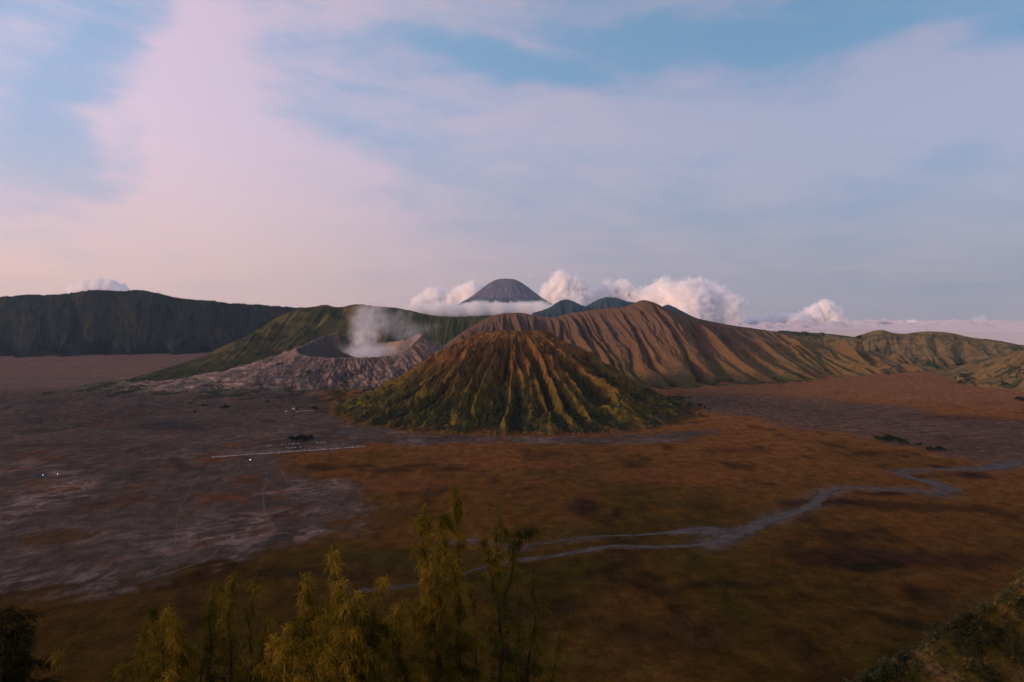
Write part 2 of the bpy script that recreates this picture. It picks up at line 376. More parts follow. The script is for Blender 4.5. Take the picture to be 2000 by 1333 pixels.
cr = [(-1500, 600, 5200), (-900, 560, 6400), (-400, 575, 7300), (-150, 582, 7700), (0, 581, 7900), (60, 578, 8000), (120, 577, 8000), (150, 573, 8000), (190, 567.5, 8000), (230, 571, 8000), (268, 568.5, 8050), (310, 576, 8100), (350, 584, 8150), (400, 589, 8200), (450, 594, 8300), (500, 597, 8400), (560, 601, 8500), (640, 608, 8700), (800, 625, 9000)]
ft = [(-1500, 790), (-900, 735), (-400, 705), (-150, 699), (0, 697), (60, 697), (120, 696), (150, 695), (190, 694), (230, 693), (268, 693), (310, 692), (350, 691), (400, 690), (450, 689), (500, 688), (560, 687), (640, 686), (800, 686)]
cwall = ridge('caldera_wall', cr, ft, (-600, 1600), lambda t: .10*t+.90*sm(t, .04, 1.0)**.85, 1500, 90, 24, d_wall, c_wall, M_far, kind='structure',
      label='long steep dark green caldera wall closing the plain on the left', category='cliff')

# -- green hill behind the crater
def d_green(S, T, x, y, z):
    W = S+fbm(S/260, T*1.4, 3, 71)*110-np.clip(T, 0, 1)*900*sm(S, 3400, 1800)
    g = (1-np.abs(gn(W/330, T*.6, 72)))*1.0+(1-np.abs(gn(W/130, T*1.2, 73)))*.45+np.abs(gn(W/55, T*2.4, 74))*.2
    env = np.sin(np.clip(T, 0, 1)*math.pi)**.7*np.clip(z/200, 0, 1)
    return (g-1.05)*92*env+fbm(x/60, y/60, 4, 75)*9*np.clip(z/80, 0, 1), None
def c_green(S, T, x, y, z):
    g = fbm(x/170, y/170, 5, 76, .6)
    right = sm(x, -1500, -900)
    c = colmix(lin(98, 84, 48), lin(58, 57, 35), sm(g, -.2, .3))
    c = colmix(c, np.array(lin(54, 60, 36)), right*.85)
    c = colmix(c, np.array(lin(52, 58, 32)), sm(z, 140, 40)*.75)
    c = colmix(c, np.array(lin(96, 68, 42)), sm(T, .62, .45)*sm(x, -2000, -1500)*sm(x, -900, -1200)*.7)
    return c
cr = [(200, 752, 4500), (240, 744, 4650), (300, 727, 4850), (380, 701, 5150), (450, 671, 5450), (500, 647, 5750), (540, 622, 6000), (580, 604, 6150), (610, 600, 6250), (640, 596.5, 6300), (655, 600, 6350), (700, 594.5, 6400), (730, 598, 6400), (770, 601, 6400), (810, 609, 6400), (850, 617, 6400), (900, 619, 6400), (960, 617, 6400), (1040, 622, 6400), (1120, 640, 6400)]
ft = [(190, 756), (250, 758), (300, 757), (380, 755), (440, 753), (480, 748), (515, 740), (560, 733), (600, 729), (635, 727), (655, 727), (700, 727), (730, 727), (770, 727), (810, 727), (850, 727), (900, 727), (960, 727), (1040, 727), (1120, 727)]
green_hill = ridge('hill', cr, ft, (-300, 1300), lambda t: .35*t+.65*t**1.7, 1300, 190, 30, d_green, c_green, M_green, kind='structure',
      label='green grassy hill rising behind the steaming crater', category='hill')

# -- ribbed brown mountain right of centre
def rib_w(S, T1):
    return S+fbm(S/230, T1*1.3, 3, 81)*95+(1-T1)*fbm(S/420, T1*2.2, 3, 91)*120
def d_rib(S, T, x, y, z):
    T1 = np.clip(T, 0, 1)
    W = rib_w(S, T1)
    am = .55+.8*sm(gn(S/420, T1*1.5, 92), -.4, .5)
    g1 = np.abs(gn(W/150, T1*.45+3, 82)); g1 = 1-(1-np.clip(g1*1.7, 0, 1))**1.6
    g2 = np.abs(gn(W/62+5, T1*1.1, 83)); g3 = np.abs(gn((W+18*gn(S/40, T1*9, 93))/24, T1*2.4, 84))
    left = sm(S, 1500, 900)
    env = sm(T1, 0.0, .12)*sm(T1, 1.01, .74)*(1-.45*left)
    env2 = sm(T1, .15, .6)*sm(T1, 1.01, .90)
    dz = (g1-.62)*112*am*env+(g2-.35)*62*(env*.5+env2*.8)*(1+.4*left)+(g3-.3)*24*(env2+.25*env)
    back = (T > 1)*fbm(x/120, y/120, 3, 86)*15
    lobe = sm(T1, .42, 0)*(T < 1)
    return dz+fbm(x/34, y/34, 4, 85)*7*(env+.2*env2)+back, np.stack([lobe*g1*18, -lobe*(g1-.35)*210*am], -1)
def c_rib(S, T, x, y, z):
    T1 = np.clip(T, 0, 1)
    g = fbm(x/150, y/150, 5, 87, .6)
    base = colmix(lin(108, 82, 54), lin(96, 76, 62), sm(T1, .35, .8))
    base = colmix(base, np.array(lin(98, 70, 54)), sm(g, 0, .45)*.6)
    W = rib_w(S, T1)
    val = 1-sm(np.abs(gn(W/150, T1*.45+3, 82)), .05, .3)
    base = colmix(base, np.array(lin(70, 66, 38)), val*sm(T1, .75, .2)*.75)
    base = colmix(base, np.array(lin(70, 68, 40)), sm(T1+g*.25, .22, .04)*.8)
    right = sm(x, 1500, 2600)
    base = colmix(base, np.array(lin(112, 92, 56)), right*.7)
    base = colmix(base, np.array(lin(82, 84, 52)), right*sm(fbm(x/120, y/120, 5, 88), .05, .35)*.6)
    return base
cr = [(850, 690, 5450), (885, 662, 5470), (925, 636, 5480), (965, 616, 5500), (1000, 611.5, 5450), (1020, 611.5, 5450), (1045, 617, 5430), (1080, 619.5, 5400), (1105, 614, 5380), (1140, 608, 5350), (1190, 602, 5300), (1225, 598, 5250), (1240, 592, 5220), (1255, 586.5, 5200), (1270, 589, 5200), (1300, 602, 5250), (1330, 613, 5300), (1370, 624, 5400), (1420, 634, 5500), (1480, 643, 5650), (1540, 653, 5800), (1620, 669, 5950), (1700, 690, 6000), (1770, 708, 6000), (1830, 722, 5900)]
ft = [(850, 750), (890, 750), (930, 750), (975, 752), (1010, 753), (1060, 755), (1100, 757), (1150, 757), (1190, 757), (1235, 757), (1290, 757), (1330, 756), (1360, 755), (1390, 754), (1415, 753), (1460, 752), (1500, 750), (1545, 747), (1590, 742), (1640, 737), (1690, 733), (1740, 729), (1790, 725), (1830, 724), (1860, 723)]
rib_mtn = ridge('mountain', cr, ft, (200, 1200), lambda t: .40*t+.60*t**1.55, 2200, 240, 30, d_rib, c_rib, M_rock, kind='structure',
      label='brown mountain with deep parallel ravines down its flank, right of the cone', category='mountain')

# -- hills closing the plain on the right
def d_rh(S, T, x, y, z):
    T1 = np.clip(T, 0, 1)
    W = S+fbm(S/300, T1*1.5, 3, 101)*160
    g = (1-np.abs(gn(W/330, T1*.7, 102)))+(1-np.abs(gn(W/140, T1*1.3, 103)))*.5+np.abs(gn(W/60, T1*2.5, 104))*.2
    env = np.sin(T1*math.pi)**.7
    lobe = sm(T1, .4, 0)
    return (g-1.05)*95*env+fbm(x/60, y/60, 4, 105)*12*env+(T1 > .97)*np.abs(fbm(x/30, y/30, 3, 106))*6, np.stack([lobe*0, -lobe*(g-1.0)*240], -1)
def c_rh(S, T, x, y, z):
    g = fbm(x/150, y/150, 5, 107, .6)
    c = colmix(lin(118, 98, 66), lin(86, 76, 50), sm(g, -.1, .4))
    c = colmix(c, np.array(lin(58, 66, 40)), sm(fbm(x/190, y/190, 5, 108, .6)+sm(z, 80, 0)*.25, .14, .34)*.8)
    plate = sm(x, 3300, 2900)*sm(T, .3, .8)
    return colmix(c, np.array(lin(56, 68, 46)), plate*.85)
cr = [(1400, 668, 7200), (1480, 653, 7200), (1530, 647.5, 7200), (1570, 649.5, 7250), (1620, 652.5, 7300), (1675, 659, 7300), (1695, 652, 6900), (1722, 645, 6800), (1745, 651, 6800), (1770, 652.5, 6750), (1810, 648, 6700), (1850, 650, 6650), (1900, 660, 6600), (1950, 666, 6500), (2000, 676, 6500), (2100, 690, 6400), (2250, 700, 6200), (2500, 690, 6000)]
ft = [(1400, 722), (1480, 722), (1530, 722), (1570, 722), (1620, 723), (1675, 724), (1700, 724), (1730, 724), (1760, 722), (1790, 721), (1820, 720), (1855, 719), (1890, 718), (1950, 722), (2010, 728), (2110, 735), (2270, 745), (2500, 760)]
far_hill = ridge('hill', cr, ft, (300, 1500), lambda t: .45*t+.55*t**1.3, 1200, 120, 24, d_rh, c_rh, M_green, kind='structure',
      label='tan and olive hills with a small rounded peak closing the plain on the far right', category='hill')
cr = [(1868, 746, 4600), (1900, 727, 4750), (1930, 712, 4750), (1965, 698, 4700), (2000, 688, 4600), (2060, 672, 4500), (2200, 640, 4300), (2500, 600, 4000)]
ft = [(1866, 749), (1890, 752), (1920, 755), (1955, 759), (2000, 768), (2070, 785), (2230, 830), (2500, 900)]
def c_rn(S, T, x, y, z):
    c = c_rh(S, T, x+900, y, z)
    c = colmix(c, np.array(lin(120, 96, 60)), np.full(x.shape, .45))
    return colmix(c, np.array(lin(50, 56, 34)), sm(fbm(x/110, y/140, 4, 109, .6), .1, .25)*.8)
near_hill = ridge('hill', cr, ft, (300, 1200), lambda t: .6*t+.4*t**1.4, 500, 120, 20, d_rh, c_rn, M_green, kind='structure',
      label='bushy tan hillside entering from the right edge of the plain', category='hill')

# -- radial mountains
def radn(TH, r, N, evo, seed):
    q = N/(2*math.pi)+evo*r
    return gn(np.cos(TH)*q+50, np.sin(TH)*q+50, seed)
def radial(name, cx, cy, th, r, zf, cf, mat, xs=1.0, **tags):
    T_, R_ = np.meshgrid(th, r, indexing='ij')
    x, y, z = zf(T_, R_)
    V = np.stack([cx+x, cy+y, z], -1)
    me = mesh_np(name, V, gridq(len(th), len(r), wrap=True), np.clip(cf(T_, R_, V[..., 0], V[..., 1], z), .003, 1))
    link(name, me, mat, **tags)
    return V, T_, R_
# the cone in front
BX, BY = 10.0, 3400.0
def dense_th(n, back=.25):                 # more columns towards the viewer (theta=-90 deg)
    a = np.linspace(-math.pi, math.pi, n, endpoint=False)
    return a-math.pi/2+.0*np.sin(a)
def z_cone(T, r):
    rb = r*(1+.08*sm(r, 450, 900))*(1-.035*gn(np.cos(T)*1.5, np.sin(T)*1.5, 3))
    hp = np.interp(rb, [0, 60, 110, 150, 185, 260, 330, 385, 460, 535, 610, 690, 780, 870, 950, 1040],
                   [338, 344, 360, 367, 352, 303, 257, 220, 173, 131, 94, 62, 35, 16, 4, -14])
    hp = hp+sm(r, 60, 150)*sm(r, 230, 160)*(fbm(np.cos(T)*2.0, np.sin(T)*2.0, 3, 4)*12)
    tw = T+(.085*gn(np.cos(T)*4+9, np.sin(T)*4+9+r/500, 7))+.02*gn(np.cos(T)*12+9, np.sin(T)*12+r/130, 8)
    g1 = np.abs(radn(tw, r/1000, 34, 1.5, 11)); g2 = np.abs(radn(tw, r/1000, 80, 6, 12)); g3 = np.abs(radn(tw, r/1000, 190, 20, 13))
    g1c = (1-np.clip(g1*1.9, 0, 1))**1.25; g2 = .62-g2*.9
    e1 = sm(r, 150, 420)*sm(r, 980, 620); e2 = sm(r, 140, 300)*sm(r, 980, 700)
    am = .55+.9*sm(gn(np.cos(T)*5+3, np.sin(T)*5+r/500, 19), -.4, .5)
    dz = (g1c-.52)*62*am*e1+(g2-.35)*42*e2+(g3-.3)*24*e2+(np.abs(radn(tw+.02*gn(np.cos(T)*30, np.sin(T)*30+r/60, 18), r/1000, 400, 60, 17))-.3)*8*e2
    # two deep ravines seen from the front
    for a0, dpt, wd in ((-1.72, 42, .035), (-1.35, 20, .03), (-1.02, 26, .035), (-2.2, 22, .04), (-2.55, 20, .04), (-.7, 22, .04)):
        a = a0+.03*np.sin(r/140)+.10*(r-500)/1000*(1 if a0 > -1.57 else -1)
        dz = dz-dpt*np.exp(-((T-a+math.pi) % (2*math.pi)-math.pi)**2/wd**2)*e1
    z = hp+dz+fbm(np.cos(T)*r/30, np.sin(T)*r/30, 3, 14)*3.0*sm(r, 60, 160)
    z = np.where(r > 900, np.minimum(z, np.interp(r, [900, 1040], [60, -12])), z)
    return r*np.cos(T), r*np.sin(T), z
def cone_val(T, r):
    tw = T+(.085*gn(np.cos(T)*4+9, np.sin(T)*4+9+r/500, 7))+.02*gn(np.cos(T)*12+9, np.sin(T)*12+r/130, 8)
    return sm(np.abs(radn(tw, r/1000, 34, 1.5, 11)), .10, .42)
def c_cone(T, r, x, y, z):
    g = fbm(x/70, y/70, 5, 15, .6); g2 = fbm(x/25, y/25, 4, 16, .6)
    top = colmix(lin(112, 80, 42), lin(78, 54, 30), sm(g+g2*.4, -.15, .3))
    low = colmix(lin(92, 82, 30), lin(98, 74, 34), sm(g2, -.2, .3))
    m = sm(z+g*110, 250, 60)
    c = colmix(top, low, m)
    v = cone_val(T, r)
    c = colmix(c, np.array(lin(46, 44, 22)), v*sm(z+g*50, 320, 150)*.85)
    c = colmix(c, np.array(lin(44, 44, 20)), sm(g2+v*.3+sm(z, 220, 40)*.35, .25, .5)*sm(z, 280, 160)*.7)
    c = colmix(c, np.array(lin(84, 56, 34)), sm(z+g*30, 26, 2)*.8)
    return c
rs = np.concatenate([np.linspace(1, 120, 14)[:-1], np.linspace(120, 1040, 290)])
M_cone = terrain_mat('cone_slopes', 1.6, 1.1, var=.42)
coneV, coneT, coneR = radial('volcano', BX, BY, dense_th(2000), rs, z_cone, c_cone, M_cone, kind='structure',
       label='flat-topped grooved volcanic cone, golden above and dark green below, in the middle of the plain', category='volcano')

# the steaming crater
CX, CY = -1075.0, 4850.0
def z_crater(T, q):
    # q: 0..1 inside the rim, 1..2 outside
    d = np.degrees(T) % 360
    rimr = np.interp(d, [0, 45, 90, 135, 180, 225, 270, 315, 360], [430, 395, 350, 400, 455, 400, 345, 385, 430])
    rimz = np.interp(d, [0, 12, 25, 45, 70, 90, 110, 128, 145, 165, 178, 186, 200, 225, 250, 270, 290, 310, 330, 350, 360],
                     [300, 312, 308, 262, 240, 232, 240, 322, 290, 235, 214, 212, 190, 172, 168, 167, 168, 172, 205, 275, 300])
    rimz = rimz+fbm(np.cos(T)*9, np.sin(T)*9, 4, 23)*9
    ext = np.interp(d, [0, 45, 90, 150, 180, 200, 215, 240, 270, 300, 330, 360], [800, 650, 500, 800, 1250, 1350, 1200, 760, 520, 520, 700, 800])
    qi = np.clip(q, 0, 1); qo = np.clip(q-1, 0, 1)
    r = qi*rimr+qo*ext
    tw = T+.05*gn(np.cos(T)*5, np.sin(T)*5+qo*3, 24)+.015*gn(np.cos(T)*20, np.sin(T)*20+qo*9, 25)
    g1 = np.abs(radn(tw, qo, 46, 3, 26)); g2 = np.abs(radn(tw, qo, 120, 9, 27)); g3 = np.abs(radn(tw, qo, 240, 40, 28))
    pw_ = np.interp(d, [0, 90, 150, 190, 230, 300, 360], [1.6, 1.4, 2.0, 2.9, 2.2, 1.6, 1.6])
    base = rimz*((1-qo)**pw_)*.95+rimz*.05*(1-qo)
    # the saddle behind joins the green hill
    env = sm(qo, .0, .25)*sm(qo, 1.0, .6); env2 = sm(qo, 0, .06)*sm(qo, 1, .7)
    lf = 1-.6*sm(-np.cos(T), .3, .9)*sm(qo, .15, .6)
    zo = base+((g1-.33)*40*env+(g2-.33)*34*env2+(g3-.3)*14*env2+fbm(r*np.cos(T)/90, r*np.sin(T)/60, 4, 29)*6*env)*lf
    zi = 20+(rimz-20)*qi**2.1+(1-qi)*0
    zi = zi+(radn(tw, qi, 70, 1, 30))*8*sm(qi, .2, .7)*sm(qi, 1, .93)+radn(T, qi, 14, 2, 31)*22*sm(qi, .1, .6)*sm(qi, 1, .9)
    z = np.where(q > 1, zo, zi)-12*(q > 1.995)
    return r*np.cos(T), r*np.sin(T), z
def c_crater(T, q, x, y, z):
    g = fbm(x/120, y/120, 5, 35, .6)
    c = colmix(lin(124, 104, 94), lin(90, 76, 70), sm(g, -.2, .4))
    hi = sm(fbm(x/110, y/26, 5, 36, .62), .12, .42)*sm(x, -1400, -1800)
    c = colmix(c, np.array(lin(196, 160, 138)), hi*.8)
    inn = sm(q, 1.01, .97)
    c = colmix(c, colmix(lin(74, 66, 64), lin(140, 120, 106), sm(x, CX-50, CX+200)), inn)  # inner wall: shaded left and sunlit right side painted into the colour
    veg = sm(q+g*.25, 1.66, 1.9)*sm(y, CY, CY-150)
    c = colmix(c, np.array(lin(74, 72, 48)), veg*.8)
    yel = sm(z, 230, 300)*sm(x, -900, -1300)*sm(q, .98, 1.05)
    c = colmix(c, np.array(lin(130, 92, 60)), yel*.8)
    return c
qs = np.concatenate([np.linspace(.01, .97, 60), np.linspace(.98, 1.06, 9), np.linspace(1.07, 2, 210)])
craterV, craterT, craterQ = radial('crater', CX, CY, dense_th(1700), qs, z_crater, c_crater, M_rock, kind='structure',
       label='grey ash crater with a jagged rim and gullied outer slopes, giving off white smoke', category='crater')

# the distant high volcano and its foothills
def z_sem(T, r):
    hp = np.interp(r, [0, 120, 280, 420, 560, 740, 1000, 1330, 1650, 2300, 3500, 6500], [1712, 1706, 1690, 1640, 1555, 1430, 1235, 1000, 820, 560, 250, -700])
    g = np.abs(radn(T+.03*gn(np.cos(T)*6, np.sin(T)*6+r/900, 43), r/3000, 60, 4, 44)); g2 = np.abs(radn(T, r/3000, 170, 10, 45))
    e = sm(r, 200, 700)
    asym = np.where(np.cos(T) > 0, 1.0, 1.0)
    return r*np.cos(T)*asym, r*np.sin(T), hp+(g-.35)*30*e+(g2-.3)*26*e
def c_sem(T, r, x, y, z):
    c = colmix(lin(92, 88, 96), lin(112, 102, 106), sm(radn(T, r/2500, 60, 3, 46), -.1, .3))
    return colmix(c, np.array(lin(64, 72, 78)), sm(z+fbm(x/300, y/300, 4, 47)*150, 1080, 900))
o_ = dp(988, 545, 24000)
radial('volcano', o_[0], o_[1], np.linspace(-math.pi, math.pi, 700, endpoint=False)-math.pi/2, np.concatenate([np.linspace(1, 3000, 110), np.linspace(3100, 5500, 20)]),
       z_sem, c_sem, M_far, kind='structure', label='distant tall grey volcano standing above a bank of cloud on the skyline', category='volcano')
def far_ridge(label, pts, D, depth, seed):
    def det(S, T, x, y, z):
        T1 = np.clip(T, 0, 1)
        return (np.abs(gn(S/400+seed, T1, seed))-.35)*260*np.sin(T1*math.pi)+(np.abs(gn(S/140+seed, T1*2, seed+1))-.3)*110*np.sin(T1*math.pi)+(T1 > .9)*fbm(S/60, T1, 3, seed+2)*16, None
    def cc(S, T, x, y, z):
        return colmix(lin(40, 54, 56), lin(58, 68, 66), sm(fbm(x/400, y/400, 4, seed), -.2, .4))
    cr = [(u, v, D) for u, v in pts]
    Cw = np.array([dp(*c) for c in cr])
    # foot given directly: below the horizon line of the falling ground
    f = [(u, 615+F*(H)/(D-depth)) for u, v in pts]
    return ridge('hill', cr, f, (0, depth), lambda t: t**1.2, 400, 40, 10, det, cc, M_far, kind='structure', label=label, category='hill')
far_ridge('small dark hill right beside the distant tall volcano', [(1040, 612), (1075, 600), (1090, 590), (1104, 585.5), (1118, 588), (1135, 596), (1150, 600), (1175, 606), (1210, 612)], 15500, 3000, 201)
far_ridge('blue-green twin-topped hill behind the brown mountain crest', [(1110, 612), (1145, 598), (1165, 587), (1182, 581.5), (1205, 582.5), (1225, 589), (1245, 592), (1280, 604), (1330, 622), (1380, 645)], 18000, 3500, 211)
far_ridge('tiny pointed blue hill just right of the brown mountain peak', [(1270, 612), (1295, 600), (1304, 595.5), (1312, 598), (1332, 608), (1360, 622), (1420, 645)], 17000, 3000, 221)

# ------------------------------------------------------------------ the slope under the viewpoint
def slope_z(x, y):
    z = 437-.78*np.maximum(y, -8)+np.where(y < -8, (-8-y)*.10, 0)
    z = z+np.abs(gn(x/230, y/400, 301))*-40*sm(np.abs(x), 60, 400)+fbm(x/60, y/60, 4, 302)*5*sm(np.hypot(x, y), 15, 120)
    z = z+np.minimum(np.abs(x), 1500)**1.25*.012*0
    return z
sx = np.r_[-2600:-300:80, -300:300:6, 300:2600:80].astype(float); sy = np.r_[-900:-40:30, -40:160:5, 160:640:10].astype(float)
SX, SY = np.meshgrid(sx, sy, indexing='ij')
# the rim road hillside curves forward on both sides, as the caldera rim does
SZ = slope_z(SX, SY+0)
SC = colmix(lin(74, 70, 38), lin(104, 72, 42), sm(fbm(SX/30, SY/30, 4, 303), -.1, .4))
M_slope = terrain_mat('near_slope', 8, .4, var=.5)
link('hillside', mesh_np('hillside', np.stack([SX, SY, SZ], -1), gridq(*SX.shape), SC), M_slope, kind='structure',
     label='steep hillside falling away under the foreground trees to the plain', category='hillside')
# spur in the lower right corner
cr = [dp(1560, 1440, 275), dp(1640, 1378, 268), dp(1700, 1333, 258), dp(1725, 1305, 252), dp(1775, 1278, 246), dp(1850, 1240, 240), dp(1880, 1232, 236), dp(1915, 1205, 231), dp(1945, 1182, 226), dp(2000, 1146, 220), dp(2100, 1075, 212), dp(2400, 960, 200)]
k = np.r_[0, np.cumsum([np.linalg.norm(b-a) for a, b in zip(cr[:-1], cr[1:])])]
ss = np.linspace(0, k[-1], 340); Cc = spl(k, np.array(cr), ss)
tt = np.linspace(-1, 1, 150)
Tt = np.repeat(tt[None], len(ss), 0); Ss = np.repeat(ss[:, None], len(tt), 1)
px = Cc[:, None, 0]+np.where(Tt < 0, -Tt*30, Tt*-40); py = Cc[:, None, 1]+np.where(Tt < 0, Tt*95, Tt*120)
pz = Cc[:, None, 2]+np.where(Tt < 0, Tt*62*np.abs(Tt)**.15, -Tt*150)
pz = pz+(fbm(Ss/22, Tt*3.2, 5, 311, .6)*7-np.abs(gn(Ss/30+9, Tt*.8, 312))*9+3)*sm(np.abs(Tt), 0, .12)+fbm(Ss/7, Tt*9, 3, 313)*1.0
SPV = np.stack([px, py, pz], -1)
g = fbm(px/11, pz/11, 4, 314, .6)
SPC = colmix(lin(98, 78, 32), lin(136, 96, 54), sm(g, .15, .4)); SPC = colmix(SPC, np.array(lin(52, 50, 20)), sm(-g, 0, .3)*.8)
link('hillside', mesh_np('hillside', SPV, gridq(*px.shape), SPC), M_slope, kind='structure',
     label='scrub covered spur with bare orange earth in the lower right corner', category='hillside')

# ------------------------------------------------------------------ leaves and needles
rng = np.random.default_rng(7)
def leaf_quads(P, size, up=.5, asp=1.0):
    """one randomly turned quad at every point"""
    n = len(P); a = rng.normal(size=(n, 3)); a[:, 2] *= 1-up; a /= np.linalg.norm(a, axis=1)[:, None]
    b = rng.normal(size=(n, 3)); b -= (b*a).sum(1)[:, None]*a; b /= np.linalg.norm(b, axis=1)[:, None]
    s = (size*rng.uniform(.6, 1.3, n))[:, None]*.5
    a = a*s*asp; b = b*s
    V = np.stack([P-a-b*.3, P-b*.9+a*.2, P+a+b*.3, P+b*.9-a*.2], 1)
    return V.reshape(-1, 3)
def clump_mesh(name, C, rad, n, leaf, flat=.75):
    """leafy shrubs: C centres, rad radii, n leaves each"""
    C = np.asarray(C, float); m = len(C)
    d = rng.normal(size=(m, n, 3)); d /= np.linalg.norm(d, axis=2)[..., None]
    d *= rng.uniform(.35, 1, (m, n, 1))**.5*(1+.35*np.sin(d[..., :1]*4+C[:, None, :1]))
    d[..., 2] = np.abs(d[..., 2])*flat*1.5-.15
    P = (C[:, None]+d*np.asarray(rad)[:, None, None]).reshape(-1, 3)
    L = np.repeat(leaf*np.asarray(rad), n)
    V = leaf_quads(P, L)
    return mesh_np(name, V, np.arange(len(V)).reshape(-1, 4), smooth=False)
M_leafdk = plain_mat('dark_leaves', (.040, .050, .022), .45, .02, .8, trans=.15)
M_scrub = plain_mat('scrub_leaves', (.070, .066, .024), .5, .012, .8, trans=.15, c2=(.035, .042, .018))
M_scrubn = plain_mat('near_scrub_leaves', (.12, .10, .028), .5, .16, .8, trans=.25, c2=(.026, .034, .014))
M_straw = plain_mat('dry_grass', (.40, .27, .085), .5, .2, .8, trans=.25)
M_bark = plain_mat('bark', (.065, .042, .03), .4, 3.0, .9, spec=0)
M_needle = plain_mat('needles', (.25, .158, .018), .4, .5, .6, trans=.4, c2=(.075, .065, .009), spec=0)
M_corner = plain_mat('corner_needles', (.022, .021, .008), .3, .5, .8, trans=.1, spec=0)
M_needdk = plain_mat('dark_needles', (.17, .12, .015), .3, .5, .6, trans=.4, c2=(.06, .058, .011), spec=0)

# forest on the lower flanks of the cone
def scatter(V, w, n, jit):
    w = w.ravel()/w.sum(); i = rng.choice(len(w), n, p=w)
    P = V.reshape(-1, 3)[i]; P = P+rng.normal(size=P.shape)*[jit, jit, 0]; return P
front = coneV[..., 1] < BY+150
zz = coneV[..., 2]
cl = sm(fbm(coneV[..., 0]/90, coneV[..., 1]/90, 4, 321, .6), -.25, .3)
wgt = front*coneR*(sm(zz, 190, 30)*(.15+.85*cone_val(coneT, coneR))*(.1+cl)*sm(zz, 2, 16))
P = scatter(coneV, wgt, 15000, 2.0)
r_ = rng.uniform(1.6, 4.6, len(P))*(1+.9*sm(P[:, 2], 90, 12))
P[:, 2] += r_*.2
link('forest', clump_mesh('forest', P, r_, 20, .75), M_scrub, kind='stuff', label='dark scrub and trees filling the gullies of the grooved cone', category='forest')
# brush round the crater foot
hx = rng.uniform(-2700, -500, 26000); hy = rng.uniform(3350, 4500, 26000)
keep = (fbm(hx/120, hy/330, 5, 331, .62) > .02+.12*rng.random(len(hx)))
hx, hy = hx[keep], hy[keep]
keep = (np.hypot(hx-BX, hy-BY) > 880) & (hy > 3420+(-700-hx)*.20+fbm(hx/200, hy*0, 3, 332)*260)
hx, hy = hx[keep][:8500], hy[keep][:8500]
hz = ground_z(hx, hy)
def crater_top(x, y):
    # height of the crater mesh over (x, y) by nearest vertex on a coarse raster
    v = craterV[::2, ::2].reshape(-1, 3); ix = ((v[:, 0]+4000)/15).astype(int); iy = ((v[:, 1]-2500)/15).astype(int)
    G = np.full((400, 400), -99.); ok = (ix >= 0) & (iy >= 0) & (ix < 400) & (iy < 400)
    np.maximum.at(G, (ix[ok], iy[ok]), v[ok, 2])
    return G[np.clip(((x+4000)/15).astype(int), 0, 399), np.clip(((y-2500)/15).astype(int), 0, 399)]
hz = np.maximum(hz, crater_top(hx, hy)-2)
keep = (hz < 95) & (hz > -50)
P = np.stack([hx, hy, hz+1], -1)[keep]
link('brush', clump_mesh('brush', P, rng.uniform(2.5, 5.5, len(P)), 14, .8), M_leafdk, kind='stuff', label='dark brush scattered over the mounds at the foot of the ash crater', category='brush')
# trees and brush on the ribbed mountain foot, the right hills and the skyline
def hillbrush(lbl, V, S, T, cond, n, rmin, rmax, seed, thr=0.0, name='brush'):
    x, y, z = V[..., 0], V[..., 1], V[..., 2]
    w = cond*sm(fbm(x/130, y/130, 4, seed, .6), thr, thr+.25)+1e-12
    P = scatter(V, w, n, 5)
    link(name, clump_mesh(name, P, rng.uniform(rmin, rmax, n), 14, .8), M_leafdk, kind='stuff', label=lbl, category='brush')
_, V_, S_, T_ = rib_mtn
hillbrush('dark brush along the foot of the ribbed brown mountain', V_, S_, T_, sm(V_[..., 2], 75, 10)*(T_ < 1)*(T_ > .02), 3200, 3, 7, 341)
_, V_, S_, T_ = far_hill
hillbrush('dark trees in the folds and on the skyline of the far right hills', V_, S_, T_, (T_ < 1.02)*(sm(V_[..., 2], 60, 8)*.6+((T_ > .9) & (V_[..., 0] < 3350))*3.0+.05), 2600, 4, 10, 342, -.05)
_, V_, S_, T_ = near_hill
hillbrush('dark bushes on the tan hillside at the right edge', V_, S_, T_, (T_ < 1)*1.0, 1400, 3.5, 8, 109, .12)
_, V_, S_, T_ = green_hill
hillbrush('low dark trees over the lower slope of the green hill', V_, S_, T_, (T_ < 1)*(T_ > .03)*sm(V_[..., 2], 150, 40)*sm(V_[..., 0], -1500, -1900), 4200, 2.5, 5.5, 343, -.2)
_, V_, S_, T_ = cwall
hillbrush('line of trees along the top of the caldera wall', V_, S_, T_, (T_ > .97)*(T_ < 1.03)*1.0, 2600, 5, 12, 344, -.3, name='trees')

# ------------------------------------------------------------------ dry stream beds and tracks on the plain
def silt_mat(name, c1, c2):
    m = bpy.data.materials.new(name); m.use_nodes = True; t = NT(m.node_tree)
    k = t.node('ShaderNodeVertexColor', layer_name='Col').outputs[0]
    P = t.node('ShaderNodeNewGeometry').outputs['Position']
    P1 = t.node('ShaderNodeVectorMath', {0: P, 1: (.6, 1, 1)}, operation='MULTIPLY').outputs[0]
    n = t.noise(P1, .05, 6, .65).outputs[0]
    d = t.node('ShaderNodeBsdfDiffuse', {'Color': t.mix(t.ramp(n, .35, .65), c1, c2)})
    tr = t.node('ShaderNodeBsdfTransparent')
    mx = t.node('ShaderNodeMixShader', {0: k, 1: tr.outputs[0], 2: d.outputs[0]})
    t.node('ShaderNodeOutputMaterial', {'Surface': mx.outputs[0]}); return m
M_mud = silt_mat('wet_silt', (.108, .092, .080), (.070, .056, .046))
M_dust = silt_mat('pale_dust', (.21, .175, .16), (.12, .10, .09))
